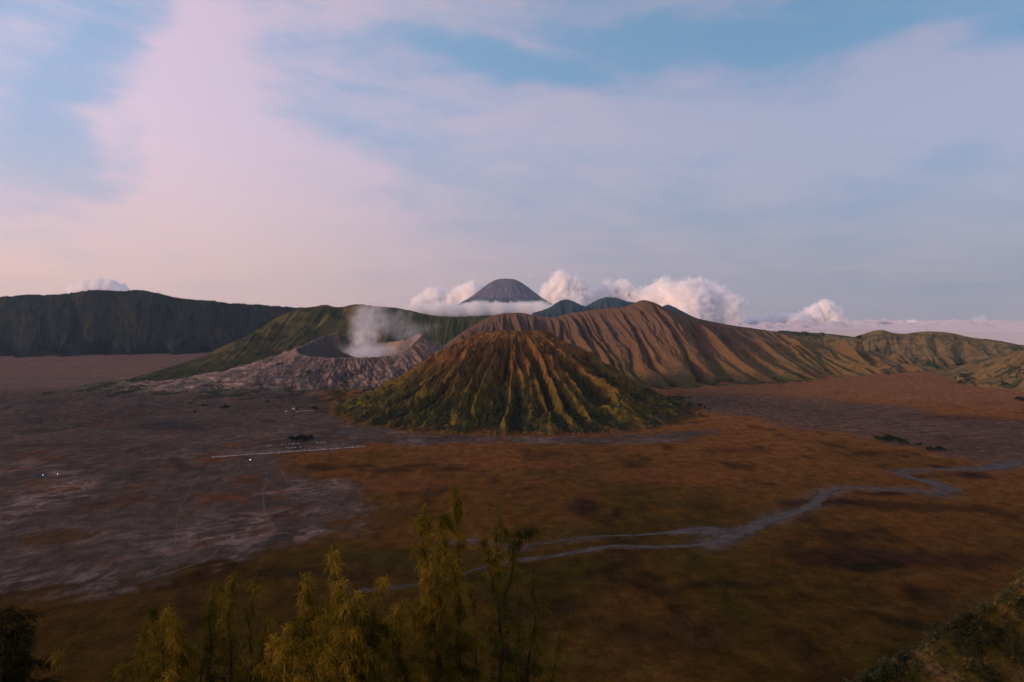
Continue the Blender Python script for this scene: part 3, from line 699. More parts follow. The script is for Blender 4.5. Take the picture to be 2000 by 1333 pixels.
def strip(name, pts, mat, lbl, seed, lift=.25, cat='stream bed', n=9):
    """pts: (u, v, width in metres across the flow)"""
    G = np.array([np.r_[gp(u, v)[:2], w_] for u, v, w_ in pts])
    k = np.r_[0, np.cumsum(np.linalg.norm(np.diff(G[:, :2], axis=0), axis=1))]
    s = np.arange(0, k[-1], 4.0); Q = spl(k, G, s)
    t = np.gradient(Q[:, :2], axis=0); t /= np.linalg.norm(t, axis=1)[:, None]; nrm = np.stack([-t[:, 1], t[:, 0]], -1)
    wL = np.maximum(Q[:, 2]*.5*(1+.55*fbm(s/30, s*0, 4, seed)+.2), .3); wR = np.maximum(Q[:, 2]*.5*(1+.55*fbm(s/30, s*0+7, 4, seed+1)+.2), .3)
    n = 15 if name == 'stream_bed' else 7
    j = np.linspace(-1, 1, n); grow = 1.5 if name == 'stream_bed' else 1.9
    off = np.where(j[None] < 0, j[None]*wL[:, None], j[None]*wR[:, None])*grow
    XY = Q[:, None, :2]+nrm[:, None]*off[..., None]
    Z_ = np.full(off.shape, lift)+0.0
    br_ = fbm(XY[..., 0]/34, XY[..., 1]/22, 5, seed+5, .65)+.6*fbm(off/9, (s[:, None]+off*0)/110, 4, seed+6, .6)
    k_ = 1.9 if name == 'stream_bed' else 1.0
    mk = np.clip(sm((1-np.abs(j))[None]*k_+br_*.85-(.42 if name == 'stream_bed' else .30), 0, .45)*(.92 if name != 'dirt_track' else .42), 0, 1)
    mk = mk*sm(s, 0, 60)[:, None]*sm(s, s[-1], s[-1]-60)[:, None] if name != 'path' else mk*0+1
    mk[:, 0] = 0 if name != 'path' else 1; mk[:, -1] = mk[:, 0]
    return link(name, mesh_np(name, np.concatenate([XY, Z_[..., None]], -1), gridq(len(s), n), np.repeat(mk[..., None], 3, -1)), mat, kind='structure', label=lbl, category=cat)
strip('stream_bed', [(1985, 893, 30), (1978, 903, 45), (1950, 912, 50), (1898, 917, 40), (1825, 917.5, 18), (1775, 919, 14), (1757, 923, 22), (1771, 931, 30), (1815, 941, 36), (1852, 956, 40), (1864, 968, 34)], M_mud, 'grey silt bend of the dry stream nearest the right edge of the plain', 351)
strip('stream_bed', [(1866, 970, 14), (1836, 966, 30), (1789, 959, 22), (1717, 955.5, 16), (1655, 953.5, 18), (1619, 959, 22), (1601, 974, 24), (1583, 989, 24), (1535, 1006, 26), (1481, 1024, 30), (1438, 1044, 36), (1383, 1063, 16), (1300, 1069, 11), (1189, 1068, 13), (1135, 1077, 16), (1080, 1087, 9), (1026, 1091, 4), (972, 1102, 5), (925, 1114, 4), (881, 1131, 4), (790, 1144, 3), (743, 1148, 3), (707, 1154, 2)], M_mud, 'long winding grey silt stream bed crossing the brown plain to the trees', 353, .35)
strip('stream_bed', [(1455, 1040, 20), (1396, 1037, 44), (1316, 1040, 20), (1243, 1046, 8), (1153, 1049, 6), (1080, 1060, 7), (1015, 1071, 4)], M_mud, 'upper side arm of the grey stream bed, ending in a thin line', 355, .45)
for i, (pts, lb) in enumerate([
    ([(700, 955, 2), (712, 970, 2), (728, 985, 2.5), (735, 1000, 3)], 'short pale track running down to the edge of the ash field'),
    ([(820, 975, 1.5), (828, 966, 2), (824, 960, 2)], 'tiny hooked pale track on the brown plain above the tallest tree'),
    ([(450, 910, 2), (395, 930, 2.5), (368, 965, 3), (350, 1000, 3), (345, 1040, 3), (342, 1080, 2)], 'pale vehicle track curving down through the ash field'),
    ([(500, 900, 3), (520, 925, 3), (515, 960, 3), (522, 1010, 4), (540, 1035, 3)], 'pale track beside the rust coloured grass patches in the ash field'),
    ([(540, 905, 3), (570, 945, 3), (620, 975, 3), (680, 995, 4), (735, 1012, 4)], 'pale track along the right edge of the ash field'),
    ([(250, 1145, 5), (330, 1120, 8), (400, 1095, 6), (440, 1060, 4)], 'broad pale wash of dust at the lower edge of the ash field'),
    ([(0, 1070, 3), (60, 1050, 4), (130, 1030, 5), (190, 1035, 3)], 'pale wash of dust at the left edge of the ash field'),
    ([(0, 995, 4), (60, 982, 4), (140, 975, 3), (210, 960, 3)], 'faint pale track from the left edge across the ash field'),
    ([(560, 896, 1.5), (590, 880, 2)], 'short pale diagonal track below the line of parked vehicles'),
    ([(1550, 1000, 0.1), (1300, 862, 6), (1240, 862, 10), (1150, 866, 7), (1050, 866, 5), (960, 864, 4)], ''),
    ]):
    if lb: strip('dirt_track', pts, M_dust, lb, 360+2*i, .15+.05*i, 'track', 5)
strip('dirt_track', [(1400, 846, 5), (1330, 856, 8), (1290, 864, 22), (1240, 861, 8), (1150, 866, 7), (1050, 866, 6), (960, 864, 5), (880, 866, 4)], M_dust, 'pale washed out track passing in front of the grooved cone', 391, .6, 'track', 5)
strip('path', [(412, 893.5, 9), (500, 887.5, 9), (600, 880.5, 9), (716, 872, 9)], plain_mat('pale_pavement', (.17, .135, .118), .45, .03), 'straight pale paved strip beside the row of parked off-road vehicles', 393, .5, 'path', 5)

# ------------------------------------------------------------------ small mesh builder
class MB:
    def __init__(s): s.v = []; s.f = []
    def box(s, x, y, z, sx, sy, sz, tx=1.0, ty=1.0):
        b = len(s.v)
        for k, (fx, fy) in ((0, (1, 1)), (1, (tx, ty))):
            for ax, ay in ((-1, -1), (1, -1), (1, 1), (-1, 1)):
                s.v.append((x+ax*sx/2*fx, y+ay*sy/2*fy, z+k*sz))
        s.f += [[b+i for i in q] for q in ((0, 3, 2, 1), (4, 5, 6, 7), (0, 1, 5, 4), (1, 2, 6, 5), (2, 3, 7, 6), (3, 0, 4, 7))]
        return s
    def tube(s, pts, rads, n=6):
        pts = [Vector(p) for p in pts]; b0 = len(s.v)
        for i, p in enumerate(pts):
            d = (pts[min(i+1, len(pts)-1)]-pts[max(i-1, 0)]).normalized()
            a = d.orthogonal().normalized(); c = d.cross(a)
            for j in range(n):
                t = 2*math.pi*j/n; q = p+(a*math.cos(t)+c*math.sin(t))*rads[i]; s.v.append(tuple(q))
        for i in range(len(pts)-1):
            for j in range(n):
                k = (j+1) % n; s.f.append([b0+i*n+j, b0+i*n+k, b0+(i+1)*n+k, b0+(i+1)*n+j])
        s.f.append([b0+j for j in range(n)][::-1]); s.f.append([b0+(len(pts)-1)*n+j for j in range(n)])
        return s
    def build(s, name, mat, parent=None, loc=None, **tags):
        me = bpy.data.meshes.new(name); me.from_pydata(s.v, [], s.f); me.update()
        o = link(name, me, mat, parent, **tags)
        if loc is not None: o.location = loc
        return o
def empty(name, loc, rz=0, **tags):
    o = bpy.data.objects.new(name, None); col.objects.link(o); o.location = loc; o.rotation_euler = (0, 0, rz)
    for k, v in tags.items():
        if v: o[k] = v
    return o
def copy_tree(o, parent=None):
    c = o.copy(); col.objects.link(c)
    if parent: c.parent = parent
    for ch in list(o.children): copy_tree(ch, c)
    return c

# ------------------------------------------------------------------ off-road vehicles on the sand sea
M_glass = plain_mat('dark_glass', (.02, .022, .025), .2, 1, .25, spec=.5)
M_tyre = plain_mat('tyre', (.02, .02, .02), .2, 1, .9)
paints = [plain_mat('paint_'+n_, c, .1, .5, .4, spec=.5) for n_, c in (('white', (.72, .70, .68)), ('red', (.30, .05, .04)), ('green', (.08, .13, .09)), ('grey', (.30, .29, .30)))]
def make_car(paint, lamp=None):
    r = empty('off_road_vehicle', (0, 0, -50))
    b = MB(); b.box(0, 0, .5, 4.2, 1.75, .55); b.box(1.45, 0, 1.05, 1.3, 1.6, .16, .95, .95); b.box(-.6, 0, 1.05, 2.75, 1.68, .85, .9, .9); b.build('body', paint, r)
    MB().box(-.6, 0, 1.30, 2.62, 1.72, .42, .96, .97).build('window', M_glass, r)
    for x in (-1.35, 1.35):
        for y in (-.8, .8):
            MB().tube([(x, y-.13, .42), (x, y+.13, .42)], [.42, .42], 12).build('wheel', M_tyre, r)
    if lamp:
        for y in (-.6, .6): MB().tube([(2.08, y, .8), (2.16, y, .8)], [.16, .2], 10).build('headlight', lamp, r)
    return r
protos = [make_car(p) for p in paints]
used = [False]*4
def put_car(u, v, k, rz, label, group):
    global used
    o = protos[k] if not used[k] else copy_tree(protos[k]); used[k] = True
    p = gp(u, v); o.location = (p[0], p[1], .62 if group and 'paved' in group else .1); o.rotation_euler = (0, 0, rz); o['label'] = label; o['category'] = 'off-road vehicle'
    if group: o['group'] = group
    return o
random.seed(4)
lbl_k = ['white', 'dark red', 'dark green', 'grey']
u = 418
while u < 716:
    v = 893.5-(u-412)*.0707+.8+random.uniform(-.6, .6)
    k = random.choice([0, 0, 3, 1, 2, 2])
    put_car(u, v, k, random.uniform(1.3, 1.8), lbl_k[k]+' off-road vehicle parked along the pale paved strip', 'off-road vehicles along the paved strip')
    u += random.choice([4, 4.5, 6, 8, 12])
for (u, v) in [(552, 869), (558, 869), (565, 868), (571, 868.3), (574, 867), (560, 875), (565, 876), (570, 875), (576, 875), (583, 867), (587, 874), (526, 871), (530, 871), (521, 872)]:
    put_car(u, v, 0, random.uniform(0, 3), 'white off-road vehicle parked on the ash below the dark grove', 'white vehicles below the grove')
for (u, v) in [(620, 866), (626, 866), (632, 865.6), (636, 865.4)]:
    put_car(u, v, 0, random.uniform(0, 3), 'white off-road vehicle in the short row right of the dark grove', 'white vehicles right of the grove')
put_car(671, 867.5, 0, .3, 'single white off-road vehicle standing apart far right of the grove', None)
M_lw = emis_mat('lamp_white', (1, .93, .85), 60); M_lr = emis_mat('lamp_red', (1, .16, .05), 60); M_lb = emis_mat('lamp_blue', (.1, .45, 1), 40)
for (u, v, lm, pk, lab) in [(112.5, 926.5, M_lw, paints[0], 'off-road vehicle driving on the ash with bright white headlights'),
                            (84, 928.5, M_lb, paints[3], 'off-road vehicle showing blue lights left of the white headlights'),
                            (544, 886, M_lr, paints[1], 'off-road vehicle with glowing red lights below the paved strip'),
                            (489, 898.5, M_lw, paints[2], 'off-road vehicle with a faint light below the left half of the paved strip')]:
    c = make_car(pk, lm); p = gp(u, v); c.location = (p[0], p[1], .1); c.rotation_euler = (0, 0, -1.35); c['label'] = lab; c['category'] = 'off-road vehicle'

# ------------------------------------------------------------------ far trees and shrubs
M_grove = plain_mat('grove_leaves', (.020, .027, .013), .4, .05, .9, spec=0)
def far_tree(h, seed):
    r = empty('tree', (0, 0, -60))
    MB().tube([(0, 0, -.5), (.1, 0, h*.3), (0, .1, h*.75)], [h*.035, h*.028, h*.012]).build('trunk', M_bark, r)
    C = [(rng.uniform(-.28, .28)*h, rng.uniform(-.28, .28)*h, rng.uniform(.28, .72)*h) for _ in range(7)]
    me = clump_mesh('crown', C, np.full(7, h*.27), 80, .5, .9)
    link('crown', me, M_grove, r)
    return r
tproto = [far_tree(12, 1), far_tree(14, 2)]; tused = [False, False]
def put_tree(u, v, s, label, group, k=None, rz=None):
    k = random.randrange(2) if k is None else k
    o = copy_tree(tproto[k]) if tused[k] else tproto[k]; tused[k] = True
    p = gp(u, v); o.location = (p[0], p[1], -.2); o.rotation_euler = (0, 0, random.uniform(0, 6)); o.scale = (s*1.5, s*1.5, s*1.35)
    o['label'] = label; o['category'] = 'tree'
    if group: o['group'] = group
for (u, v, s) in [(568, 862, 1.0), (573, 863, 1.1), (579, 862, .9), (584, 862, 1.0), (588, 861, 1.2), (593, 862, 1.1), (598, 862, .9), (606, 860.5, .95)]:
    put_tree(u, v, s*1.2, 'dark tree in the small grove above the paved strip', 'trees of the small grove')
for (u, v, s) in [(1712, 860, .7), (1718, 862, .8), (1725, 863, .9), (1731, 862, 1.0), (1738, 863, 1.0), (1744, 864, 1.0), (1750, 864, .9), (1757, 867, .9), (1763, 868, .8), (1769, 869, .7), (1790, 871, .45), (1797, 871, .45), (1775, 869.5, .5)]:
    put_tree(u, v, s*1.4, 'low dark tree in the larger clump on the right of the plain', 'trees of the larger clump')
for (u, v, s) in [(1812, 881, .6), (1819, 881, .7), (1826, 882, .75), (1833, 881, .75), (1840, 881, .7), (1846, 882, .5)]:
    put_tree(u, v, s*1.3, 'low dark tree in the smaller clump near the stream bend', 'trees of the smaller clump')
for (u, v, s) in [(1298, 778, .9), (1306, 779, 1.1), (1314, 780, 1.2), (1322, 781, 1.2), (1330, 781, 1.1), (1338, 780, .9), (1346, 779, .7), (1368, 795, .9), (1376, 799, .9), (1384, 802, .7), (1366, 813, .8), (1372, 815, .6)]:
    put_tree(u, v, s, 'dark tree standing at the right foot of the grooved cone', 'trees at the right foot of the cone')
for (u, v, s) in [(372, 792, .9), (380, 808, .9), (398, 795, .9), (406, 795, .7), (432, 798, .8), (440, 797, .9), (446, 797, .6), (440, 862, .0001), (1987, 783, 1.4), (1995, 785, 1.5), (2003, 808, 1.2)]:
    if s > .01: put_tree(u, v, s, 'dark tree by the right edge under the bushy hillside' if u > 1900 else 'small dark tree on the ash flat left of the temple', 'trees at the right edge' if u > 1900 else 'trees left of the temple')
def shrub(u, v, r, lab, grp=None):
    p = gp(u, v)
    o = link('shrub', clump_mesh('shrub', [(0, 0, r*.3), (r*.5, .1, r*.2), (-r*.4, .2, r*.25)], [r*.7, r*.5, r*.5], 60, .35), M_leafdk, label=lab, category='shrub', group=grp)
    o.location = (p[0], p[1], 0)
shrub(788, 878, 5.5, 'round dark shrub alone on the brown plain left of the cone foot')
shrub(858, 881, 3.5, 'small reddish dark shrub right of the round one')
shrub(1379, 932, 3.2, 'lone dark shrub in the middle of the brown plain')
shrub(1454, 900, 4.0, 'dark shrub with a reddish patch around it on the plain')
shrub(1704, 881, 2.8, 'tiny dark shrub just below the larger clump of trees')
shrub(1690, 866, 3.5, 'dark shrub left of the larger clump of trees')
shrub(48, 1113, 2.2, 'small dark shrub on the ash near the left edge')
shrub(365, 915, 2.5, 'small dark shrub beside the curving track')

# ------------------------------------------------------------------ temple
M_wall = plain_mat('temple_wall', (.20, .13, .105), .3, .2); M_roof = plain_mat('thatch', (.06, .05, .045), .3, .3); M_stone = plain_mat('pale_stone', (.42, .35, .30), .25, .2); M_cap = plain_mat('wall_cap', (.36, .27, .22), .2, .2)
def at(u, v): p = gp(u, v); return (p[0], p[1], 0)
a = Vector(at(584, 805)); b = Vector(at(611, 804))
t = empty('temple_wall', (a+b)/2, math.atan2(b.y-a.y, b.x-a.x), label='long low red-brown wall with a pale cap on the near side of the temple court', category='wall')
L = (b-a).length
MB().box(0, 0, 0, L, 1.4, 4.2).build('wall', M_wall, t); MB().box(0, 0, 4.2, L+.6, 2.0, 1.2).build('cap', M_cap, t)
for sgn in (-1, 1): MB().box(sgn*(L/2+1.4), 0, 0, 2.6, 2.6, 6.4, .8, .8).build('pillar', M_stone, t)
def hall(u, v, w_, d_, h_, lab, roofm=M_roof, wm=M_stone):
    t = empty('hall', at(u, v), .2, label=lab, category='building')
    MB().box(0, 0, 0, w_, d_, h_*.55).build('wall', wm, t)
    MB().box(0, 0, h_*.55, w_*1.35, d_*1.4, h_*.5, .25, .12).build('roof', roofm, t)
    MB().box(0, -d_/2-.06, 0, w_*.2, .12, h_*.4).build('door', M_roof, t)
hall(573, 802, 11, 8, 12, 'tallest pale temple hall with a hipped roof, left of the long wall', M_stone)
hall(558.5, 806, 9, 7, 8, 'pale temple hall at the left end of the compound', M_stone, M_wall)
hall(579, 805.5, 10, 5, 4.5, 'low white shed between the tall hall and the long wall', M_stone)
hall(565, 804, 7, 5, 7, 'dark thatched pavilion left of the tall hall')
hall(569, 807, 5, 4, 4, 'small dark thatched hut in front of the pavilion')
def shrine(u, v, h_):
    t = empty('shrine_tower', at(u, v), 0, label='small tiered shrine tower behind the long temple wall', category='shrine', group='shrine towers in the temple court')
    MB().box(0, 0, 0, 3, 3, h_*.4).build('base', M_stone, t)
    for i in range(3): MB().box(0, 0, h_*(.4+.2*i), 5-1.3*i, 5-1.3*i, h_*.17, .4, .4).build('roof', M_roof, t)
for uu in (593.5, 596.5, 599.5): shrine(uu, 801.5, 9)
for (u, v, s) in [(581.5, 799, .7), (587.5, 799, .7), (592.5, 798.5, .7), (598, 798, .55), (603, 798.5, .6), (607, 798.5, .6), (611, 798.5, .65), (616, 800, 1.1), (618, 803, 1.0), (564, 803, .5), (580, 802, .6)]:
    put_tree(u, v, s, 'dark garden tree in the temple court', 'trees in the temple court')

# ------------------------------------------------------------------ foreground trees
def tree_fg(D, stems, label, mat, dens=1.0, seed=0, needle=.36, twig_r=1.0, name='pine_tree'):
    """stems: list of (list of (u, v, half-width px) top..bottom, bareness)"""
    rg = np.random.default_rng(seed+100)
    px_m = D/F
    r0 = stems[0][0][-1]; base = dp(r0[0], r0[1], D)
    ground = slope_z(np.array([base[0]]), np.array([D]))[0]
    root = empty(name, (base[0], D, ground), 0, label=label, category='tree')
    org = np.array([base[0], D, ground])
    tr = MB(); br = MB(); NV = []
    for si, (st, leafy) in enumerate(stems):
        P = np.array([dp(u, v, D+(si % 3-1)*.9+.2*math.sin(u)) for u, v, _ in st]); W = np.array([w_*px_m*(1+.55*float(np.clip((v_-1190)/110, 0, 1))) for _, v_, w_ in st])
        if st[-1][1] >= 1330:
            P = np.vstack([P, [P[-1][0]*.6+org[0]*.4, P[-1][1], (P[-1][2]+ground)/2], org+[0, 0, -.3]]); W = np.r_[W, W[-1]*.8, 0]
        k = np.r_[0, np.cumsum(np.linalg.norm(np.diff(P, axis=0), axis=1))]
        n = max(8, int(k[-1]/.18)); s = np.linspace(0, k[-1], n)
        Q = spl(k, P, s); Wd = np.interp(s, k, W)
        Q[:, 0] += .05*np.sin(s*2.1+seed+si); Q[:, 1] += .05*np.cos(s*1.7+si)
        rad = (.014+.0105*s)*twig_r
        tr.tube((Q-org)[::-1], np.minimum(rad, .17)[::-1], 6)
        # side branches, rising steeply, with plumes of needles
        nb = int(k[-1]*11*dens)
        for _ in range(nb):
            f = rg.uniform(0, 1)**.9; i = min(int(f*n), n-1)
            if Q[i, 2] < H-D*.72: continue
            wd = Wd[i]
            if wd < .03: continue
            ang = rg.uniform(0, 2*math.pi); ln = wd*(.25+1.25*rg.random()**1.6)
            d = np.array([math.cos(ang), math.sin(ang)*.9, rg.uniform(.5, 1.5)]); d /= np.linalg.norm(d)
            m = 5; ts = np.linspace(0, 1, m)
            B = Q[i]+d*(ts*ln)[:, None]; B[:, 2] -= (ts**2.2)*ln*.55; B += rg.normal(size=B.shape)*.02*ts[:, None]
            if rg.random() < .6: br.tube(B-org, (.004+.010*(1-ts)*min(1, ln))*twig_r, 4)
            ns = max(2, int(ln/.115*leafy))
            for _j in range(ns):
                t_ = rg.uniform(.25, 1.05); c = B[0]+(B[-1]-B[0])*t_; c = np.array([np.interp(t_, ts, B[:, a]) for a in range(3)])
                NV.append((c, d, ln))
        # leader tuft
        for _j in range(int(10*leafy)+4):
            NV.append((Q[min(int(rg.uniform(0, .12)*n), n-1)], np.array([0, 0, 1.]), .25))
    if len(br.v) < 6000:
        o_ = len(tr.v); tr.v += br.v; tr.f += [[i+o_ for i in f] for f in br.f]; br.v = []
    tr.build('trunk', M_bark, root)
    if br.v: br.build('branch', M_bark, root)
    C = np.array([a for a, _, _ in NV]); Dv = np.array([d for _, d, _ in NV]); m = len(C); q = 9
    # each plume: q thin needles leaving the twig and bending down
    dirn = Dv[:, None]*.55+rg.normal(size=(m, q, 3))*.55+np.array([.10, 0, -.28]); dirn /= np.linalg.norm(dirn, axis=2)[..., None]
    ln = needle*rg.uniform(.5, 1.25, (m, q, 1))
    p0_ = C[:, None]+rg.normal(size=(m, q, 3))*.06-org
    p1_ = p0_+dirn*ln*.55; p2_ = p1_+(dirn*.6+np.array([.06, 0, -.75]))*ln*.6
    side = np.cross(dirn, rg.normal(size=(m, q, 3))); side /= np.linalg.norm(side, axis=2)[..., None]; side *= .0135*(D/26)
    V = np.stack([p0_-side*.6, p0_+side*.6, p1_+side, p1_-side, p2_+side*.2, p2_-side*.2], 2).reshape(-1, 3)
    b = np.arange(m*q)[:, None]*6
    Qd = np.concatenate([b+[0, 1, 2, 3], b+[3, 2, 4, 5]])
    link('needles', mesh_np('needles', V, Qd, smooth=False), mat, root)
    return root
tree_fg(27, [([(860, 1040, 5), (857, 1100, 20), (858, 1160, 34), (859, 1240, 42), (862, 1333, 46)], .9),
             ([(827, 998, 6), (826, 1040, 26), (832, 1090, 24), (842, 1130, 32), (848, 1180, 52), (850, 1240, 58), (855, 1333, 62)], 1.35),
             ([(889, 953, 3), (892, 985, 9), (893, 1010, 12), (893, 1045, 7), (894, 1090, 5), (897, 1130, 10), (895, 1200, 26), (899, 1333, 44)], .7),
             ([(868, 1012, 6), (862, 1030, 14), (866, 1070, 12), (878, 1110, 12), (893, 1145, 10)], .8),
             ([(878, 1022, 10), (884, 1035, 8), (893, 1050, 3)], .8)],
        'tallest slender drooping pine, its thin tip highest of the foreground trees', M_needle, 1.0, 1)
tree_fg(28, [([(968, 990, 3), (971, 1030, 20), (972, 1060, 26), (966, 1100, 18), (962, 1140, 10), (974, 1180, 22), (977, 1240, 34), (979, 1333, 46)], .75),
             ([(1038, 1040, 8), (1028, 1046, 24), (1010, 1060, 24), (1001, 1090, 10), (996, 1130, 5), (985, 1170, 5), (976, 1192, 8)], .8),
             ([(985, 1040, 14), (978, 1070, 14), (968, 1100, 6), (963, 1130, 4)], .8),
             ([(944, 1060, 12), (955, 1090, 12), (962, 1120, 5)], .6)],
        'forked pine right of the tallest one, its right limb ending in a dark flat tuft', M_needdk, 1.0, 2)
tree_fg(30, [([(1040, 1130, 8), (1046, 1180, 22), (1040, 1240, 30), (1030, 1333, 44)], .7),
             ([(1018, 1160, 6), (1014, 1200, 16), (1012, 1260, 22), (1010, 1333, 30)], .9),
             ([(920, 1150, 2), (925, 1200, 14), (930, 1260, 24), (932, 1333, 34)], .6)],
        'dim dark green pine right of the forked one', M_needdk, .8, 3)
tree_fg(29, [([(1097, 1236, 3), (1092, 1262, 8), (1084, 1290, 9), (1074, 1333, 14)], .6)], 'small sparse sapling rightmost of the foreground trees', M_needle, .8, 4)
tree_fg(24, [([(668, 1140, 10), (667, 1180, 34), (664, 1240, 56), (668, 1333, 66)], 1.1),
             ([(598, 1128, 5), (597, 1150, 9), (598, 1190, 24), (594, 1240, 42), (610, 1333, 50)], 1.2),
             ([(648, 1085, 10), (652, 1120, 9), (653, 1150, 14), (660, 1200, 40), (664, 1260, 40)], .7),
             ([(703, 1160, 14), (697, 1190, 40), (693, 1240, 50), (688, 1280, 50), (680, 1333, 56)], 1.1),
             ([(746, 1135, 3), (741, 1165, 7), (733, 1200, 22), (722, 1260, 36), (705, 1333, 40)], .9)],
        'broad bushy golden-green pine left of the tallest tree, its trunks dark', M_needle, 1.15, 5)
tree_fg(26, [([(790, 1180, 12), (775, 1195, 18), (770, 1240, 22), (782, 1290, 34), (793, 1333, 40)], .7),
             ([(758, 1225, 10), (765, 1260, 22), (790, 1320, 30)], .8)],
        'low pine filling the gap between the bushy tree and the tallest tree', M_needle, 1.0, 6)
tree_fg(27, [([(459, 1115, 2), (455, 1140, 4), (452, 1180, 9), (448, 1240, 18), (449, 1333, 34)], .55),
             ([(413, 1148, 4), (416, 1170, 14), (412, 1220, 20), (410, 1270, 24), (405, 1333, 36)], .7),
             ([(434, 1150, 8), (432, 1190, 26), (436, 1240, 24), (445, 1300, 26)], .7)],
        'thin two-stemmed pine with sparse needles left of the bushy golden one', M_needdk, .9, 7)
tree_fg(27, [([(497, 1135, 9), (494, 1160, 13), (490, 1210, 15), (488, 1270, 16), (489, 1333, 30)], .5),
             ([(520, 1215, 2), (516, 1260, 8), (510, 1333, 20)], .4)],
        'slim single pine with a bright bare trunk between the two-stemmed and the bushy pine', M_needdk, .8, 8)
tree_fg(25, [([(322, 1205, 10), (322, 1240, 36), (320, 1280, 44), (318, 1333, 50)], 1.0),
             ([(284, 1232, 8), (283, 1262, 28), (288, 1333, 34)], 1.2),
             ([(300, 1195, 4), (302, 1220, 14), (306, 1270, 30)], .6),
             ([(345, 1230, 10), (347, 1270, 26), (345, 1333, 30)], 1.0)],
        'round-topped olive pine, leftmost of the bright foreground trees', M_needle, 1.05, 9)
tree_fg(26, [([(536, 1248, 2), (533, 1265, 8), (531, 1300, 20), (530, 1333, 32)], .9), ([(562, 1250, 6), (560, 1290, 24), (556, 1333, 34)], 1.0), ([(492, 1290, 10), (490, 1333, 36)], 1.0)],
        'short young pine with bare orange shoots left of the bushy golden tree', M_needle, 1.0, 10)
tree_fg(26, [([(240, 1310, 10), (236, 1333, 26)], 1.0), ([(395, 1290, 8), (390, 1333, 30)], 1.0)], 'top of a low pine at the bottom edge, left of the round-topped one', M_needdk, 1.0, 11)
tree_fg(24, [([(12, 1205, 26), (8, 1240, 44), (5, 1333, 50)], 1.1), ([(50, 1262, 10), (50, 1290, 22), (48, 1333, 34)], 1.0), ([(-30, 1180, 40), (-40, 1333, 80)], 1.2)],
        'very dark dense tree in the bottom left corner', M_corner, 1.4, 12)
tree_fg(26, [([(108, 1284, 2), (109, 1305, 3), (110, 1333, 6)], .2)], 'bare thin dead stem between the dark corner tree and the pines', M_needdk, .6, 13)

# ------------------------------------------------------------------ scrub and grass on the corner spur
Vs = SPV[:, :90]; Ts = Tt[:, :90]
gm = fbm(Vs[..., 0]/11, Vs[..., 2]/11, 4, 314, .6)
P = scatter(Vs, sm(-gm, -.3, .12)+.06, 3400, .5); P2 = scatter(Vs, sm(gm, -.3, .2)+.15, 11000, .5)
link('shrubs', clump_mesh('shrubs', P, rng.uniform(.7, 2.0, len(P))*(1+.7*(rng.random(len(P)) > .8)), 90, .28), M_scrubn, kind='stuff', label='dark shrubs crowding the spur in the lower right corner', category='shrubs')
def tuft_mesh(name, P, h, nb):
    m = len(P); a = rng.uniform(0, 2*math.pi, (m, nb)); l = rng.uniform(.2, .8, (m, nb)); hh = h[:, None]*rng.uniform(.5, 1.2, (m, nb))
    d = np.stack([np.cos(a), np.sin(a), a*0], -1); s = np.stack([-np.sin(a), np.cos(a), a*0], -1)*.05
    b = P[:, None]+d*.15; t = b+d*(l*hh)[..., None]+np.array([0, 0, 1])*hh[..., None]; m_ = (b+t)/2+np.array([0, 0, .12])*hh[..., None]
    V = np.stack([b-s, b+s, m_+s, m_-s, t+s*.2, t-s*.2], 2).reshape(-1, 3); k = np.arange(m*nb)[:, None]*6
    return mesh_np(name, V, np.concatenate([k+[0, 1, 2, 3], k+[3, 2, 4, 5]]), smooth=False)
link('grass', tuft_mesh('grass', P2, rng.uniform(.6, 1.6, len(P2)), 16), M_straw, kind='stuff', label='dry golden grass tufts between the shrubs of the corner spur', category='grass')

# ------------------------------------------------------------------ clouds
def cloud_mat(name, c=(.92, .90, .89)):
    m = bpy.data.materials.new(name); m.use_nodes = True; t = NT(m.node_tree)
    d = t.node('ShaderNodeBsdfDiffuse', {'Color': c, 'Roughness': 1.0}); tr = t.node('ShaderNodeBsdfTranslucent', {'Color': c})
    mx = t.node('ShaderNodeMixShader', {0: .35, 1: d.outputs[0], 2: tr.outputs[0]})
    t.node('ShaderNodeOutputMaterial', {'Surface': mx.outputs[0]}); return m
import bmesh
_b = bmesh.new(); bmesh.ops.create_icosphere(_b, subdivisions=4, radius=1); ICO = np.array([v.co for v in _b.verts]); ICF = np.array([[v.index for v in f.verts] for f in _b.faces]); _b.free()
def hull(parts, vox):                       # one closed skin round a set of overlapping balls
    V = []; Fc = []; n = 0
    for c, r in parts:
        V.append(ICO*r+c); Fc.append(ICF+n); n += len(ICO)
    c0 = np.mean([c for c, _ in parts], axis=0)
    me = mesh_np('tmp', np.concatenate(V)-c0, np.concatenate(Fc)); o = bpy.data.objects.new('tmp', me); col.objects.link(o)
    md = o.modifiers.new('r', 'REMESH'); md.mode = 'VOXEL'; md.voxel_size = vox
    dg = bpy.context.evaluated_depsgraph_get(); me2 = bpy.data.meshes.new_from_object(o.evaluated_get(dg))
    bpy.data.objects.remove(o); bpy.data.meshes.remove(me)
    return me2, c0
